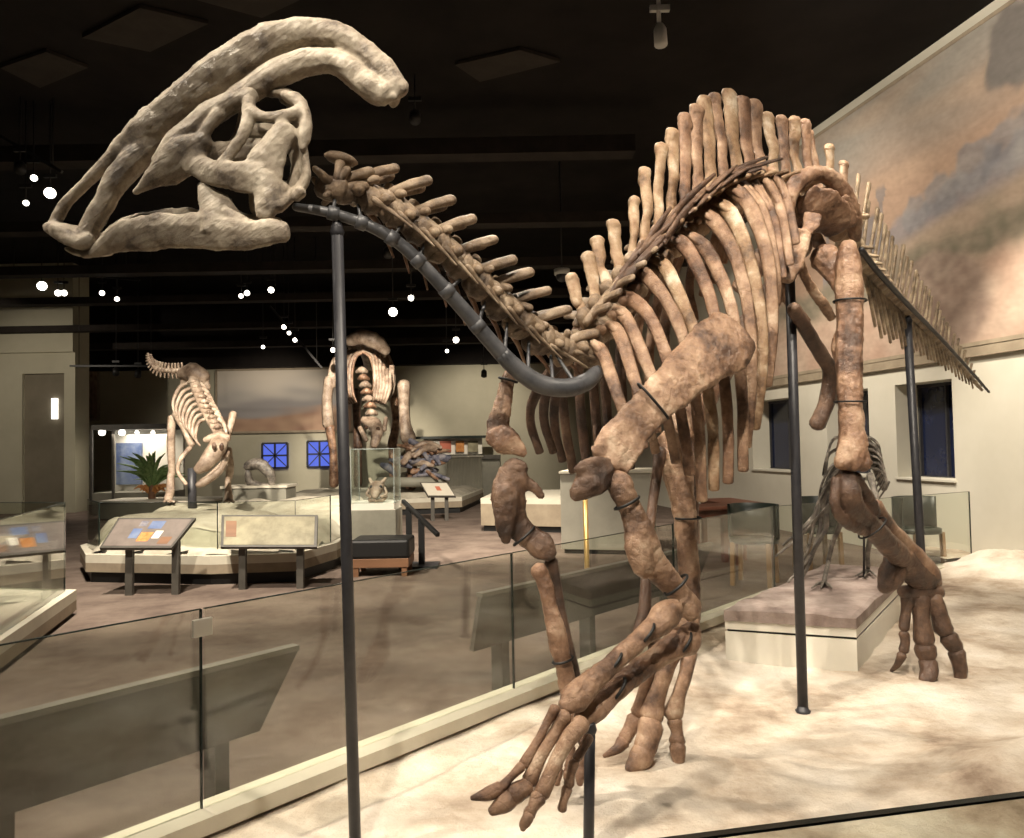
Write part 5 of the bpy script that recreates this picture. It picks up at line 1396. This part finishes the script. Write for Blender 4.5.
# ================================================================== CEILING: beams, ducts, tracks, lamps
mb = MB()
for (y, z, h, dp) in ((9.8, 5.15, .22, .3), (11.6, 4.75, .16, .3), (13.6, 4.55, .16, .3), (15.6, 4.4, .14, .3), (17.6, 4.15, .14, .3), (19.4, 3.95, .16, .3)):
    mb2 = MB(); mb2.box((-17.8, y, z), (1.7 if y < 10 else 4.3 - (y - 9) * .2, y + dp, z + h)); struct(mb2.build('trim_beam', M_BEAM, smooth=False))
for i, P in enumerate(([(0, 68), (46, 52), (88, 68), (40, 88)], [(82, 38), (140, 8), (208, 24), (150, 52)], [(196, 0), (240, -14), (300, 0), (262, 18)], [(455, 65), (520, 50), (560, 62), (480, 82)])):
    mb2 = MB(); q = [G(x, y, 5.8) for x, y in P]; mb2.prism([(p.x, p.y) for p in q], 5.8, 5.84); struct(mb2.build('ceiling_tile', M_PANEL, smooth=False))
def track(label, a, b):
    root = thing('lighting_track', label, 'lighting track', ((Vector(a) + Vector(b)) / 2), 'lighting tracks under the ceiling')
    mb = MB(); mb.bar(a, b, .04, .04); mb.build('rail', M_CAN, root, smooth=False)
    for u in (.1, .9):
        p = Vector(a).lerp(Vector(b), u); mb = MB(); mb.cyl(p, (p.x, p.y, 5.85), .008, n=6); mb.build('hanger', M_CAN, root)
def lamp(label, px, py, d, r=.055, aim=None, glow=True, m_can=None, track_to=None):
    c = W(px, py, d)
    aim = Vector(aim) if aim else (CAM + Vector((random.uniform(-1, 1), 0, -.3)))
    dr = (aim - c).normalized()
    root = thing('track_spotlight', label, 'spotlight', c, 'track spotlights under the ceiling')
    mc = m_can or M_CAN
    mb = MB(); mb.sweep([c - dr * .18, c - dr * .14, c], [r * .7, r * 1.15, r * 1.2], n=12, k=1, cap=False, rough=0); mb.build('can', mc, root)
    if glow:
        mb = MB(); mb.sweep([c + dr * .002, c + dr * .006], [r, r * .9], n=12, k=1, cap=False, rough=0); mb.build('lens', M_LAMP, root)
    mb = MB(); p = c - dr * .09; mb.cyl(p, (p.x, p.y, 5.85), .009, n=6); mb.build('stem', mc, root)
    mb = MB(); p = c - dr * .09 + Z * .22; mb.bar(p - Vector((.08, 0, 0)), p + Vector((.08, 0, 0)), .04, .045); mb.build('track_adapter', mc, root, smooth=False)
LAMPS = [(50, 193, 9.5, .068, 'large glowing spotlight level with the snout, far left'), (42, 286, 15, .09, 'brightest spotlight of the cluster left under the beak'), (58, 293, 15, .06, 'small glowing spotlight right of the brightest one under the beak'),
         (64, 293, 15.4, .06, 'small glowing spotlight touching its twin under the beak'), (102, 293, 15, .05, 'small glowing spotlight of a pair under the lower jaw'), (117, 299, 15, .045, 'faint glowing spotlight below the pair under the lower jaw'),
         (241, 296, 15, .045, 'lower spotlight of the pair left of the neck post'), (247, 293, 15.2, .055, 'upper spotlight of the pair left of the neck post'), (271, 290, 15, .06, 'round spotlight just left of the neck post'),
         (284, 327, 16, .05, 'topmost spotlight on the sloping track left of the neck post'), (289, 333, 16, .04, 'middle spotlight on the sloping track left of the neck post'), (295, 340, 16, .045, 'lowest spotlight on the sloping track left of the neck post'),
         (263, 347, 17, .04, 'faint spotlight under the sloping track near the far mural'), (393, 312, 13, .075, 'bright spotlight right of the neck post under the neck'), (411, 298, 13, .05, 'small tilted spotlight above the bright one under the neck'),
         (456, 340, 15, .06, 'bright spotlight under the neck bend'), (447, 351, 15, .035, 'faint spotlight below the one under the neck bend'), (26, 203, 9.5, .035, 'small spotlight beneath the cluster at far left edge'), (34, 178, 9.5, .04, 'slim spotlight above the large glowing one at far left'),
         (333, 350, 15.6, .05, 'glowing spotlight hugging the shoulder of the bulky skeleton')]
for (x, y, d, r, lb) in LAMPS: lamp(lb, x, y, d, r)
for (x, y, d, lb) in ((20, 170, 9.4, 'unlit black spotlight left of the slim one at far left'), (116, 374, 17, 'left unlit spotlight over the lit display case'), (138, 376, 17, 'right unlit spotlight over the lit display case'), (388, 255, 11, 'unlit spotlight hanging under the neck'), (415, 120, 9, 'unlit black spotlight below the crest tip'),
                      (484, 376, 18, 'unlit spotlight high on the far wall right of the neck')): lamp(lb, x, y, d, .06, aim=W(x, y + 60, d - 1), glow=False)
lamp('white spotlight can hanging alone from the ceiling at top centre', 661, 45, 6.0, .045, aim=W(664, 90, 5.95), glow=False, m_can=M_WCAN)
c = W(658, 22, 6.0); mb = MB(); mb.cyl(c, (c.x, c.y, 5.85), .01, n=8)
tag(mb.build('drop_rod', M_WCAN), 'thin white rod from which the white spotlight hangs', 'rod')
track('lighting track above the lamps under the beak', W(0, 268, 15), W(140, 280, 15))
track('sloping lighting track left of the neck post', W(270, 306, 16), W(322, 368, 16))
track('lighting track at far left beside the snout', W(-30, 118, 9.5), W(62, 172, 9.5))
track('lighting track over the lit display case at far left', W(70, 366, 17), W(160, 366, 17))
# security dome
c = W(562, 278, 12)
root = thing('security_camera', 'small dome security camera hanging right of the neck base', 'camera', c)
mb = MB(); mb.sweep([c + Z * .05, c + Z * .14], [.12, .13], n=14, k=1, cap=False, rough=0); mb.build('housing', M_WCAN, root); mb = MB(); mb.cyl(c + Z * .14, (c.x, c.y, 5.85), .01, n=8); mb.build('stem', M_CAN, root)
mb = MB(); mb.ball(c + Z * .03, .1, rough=0); mb.build('dome', M_STEEL, root)
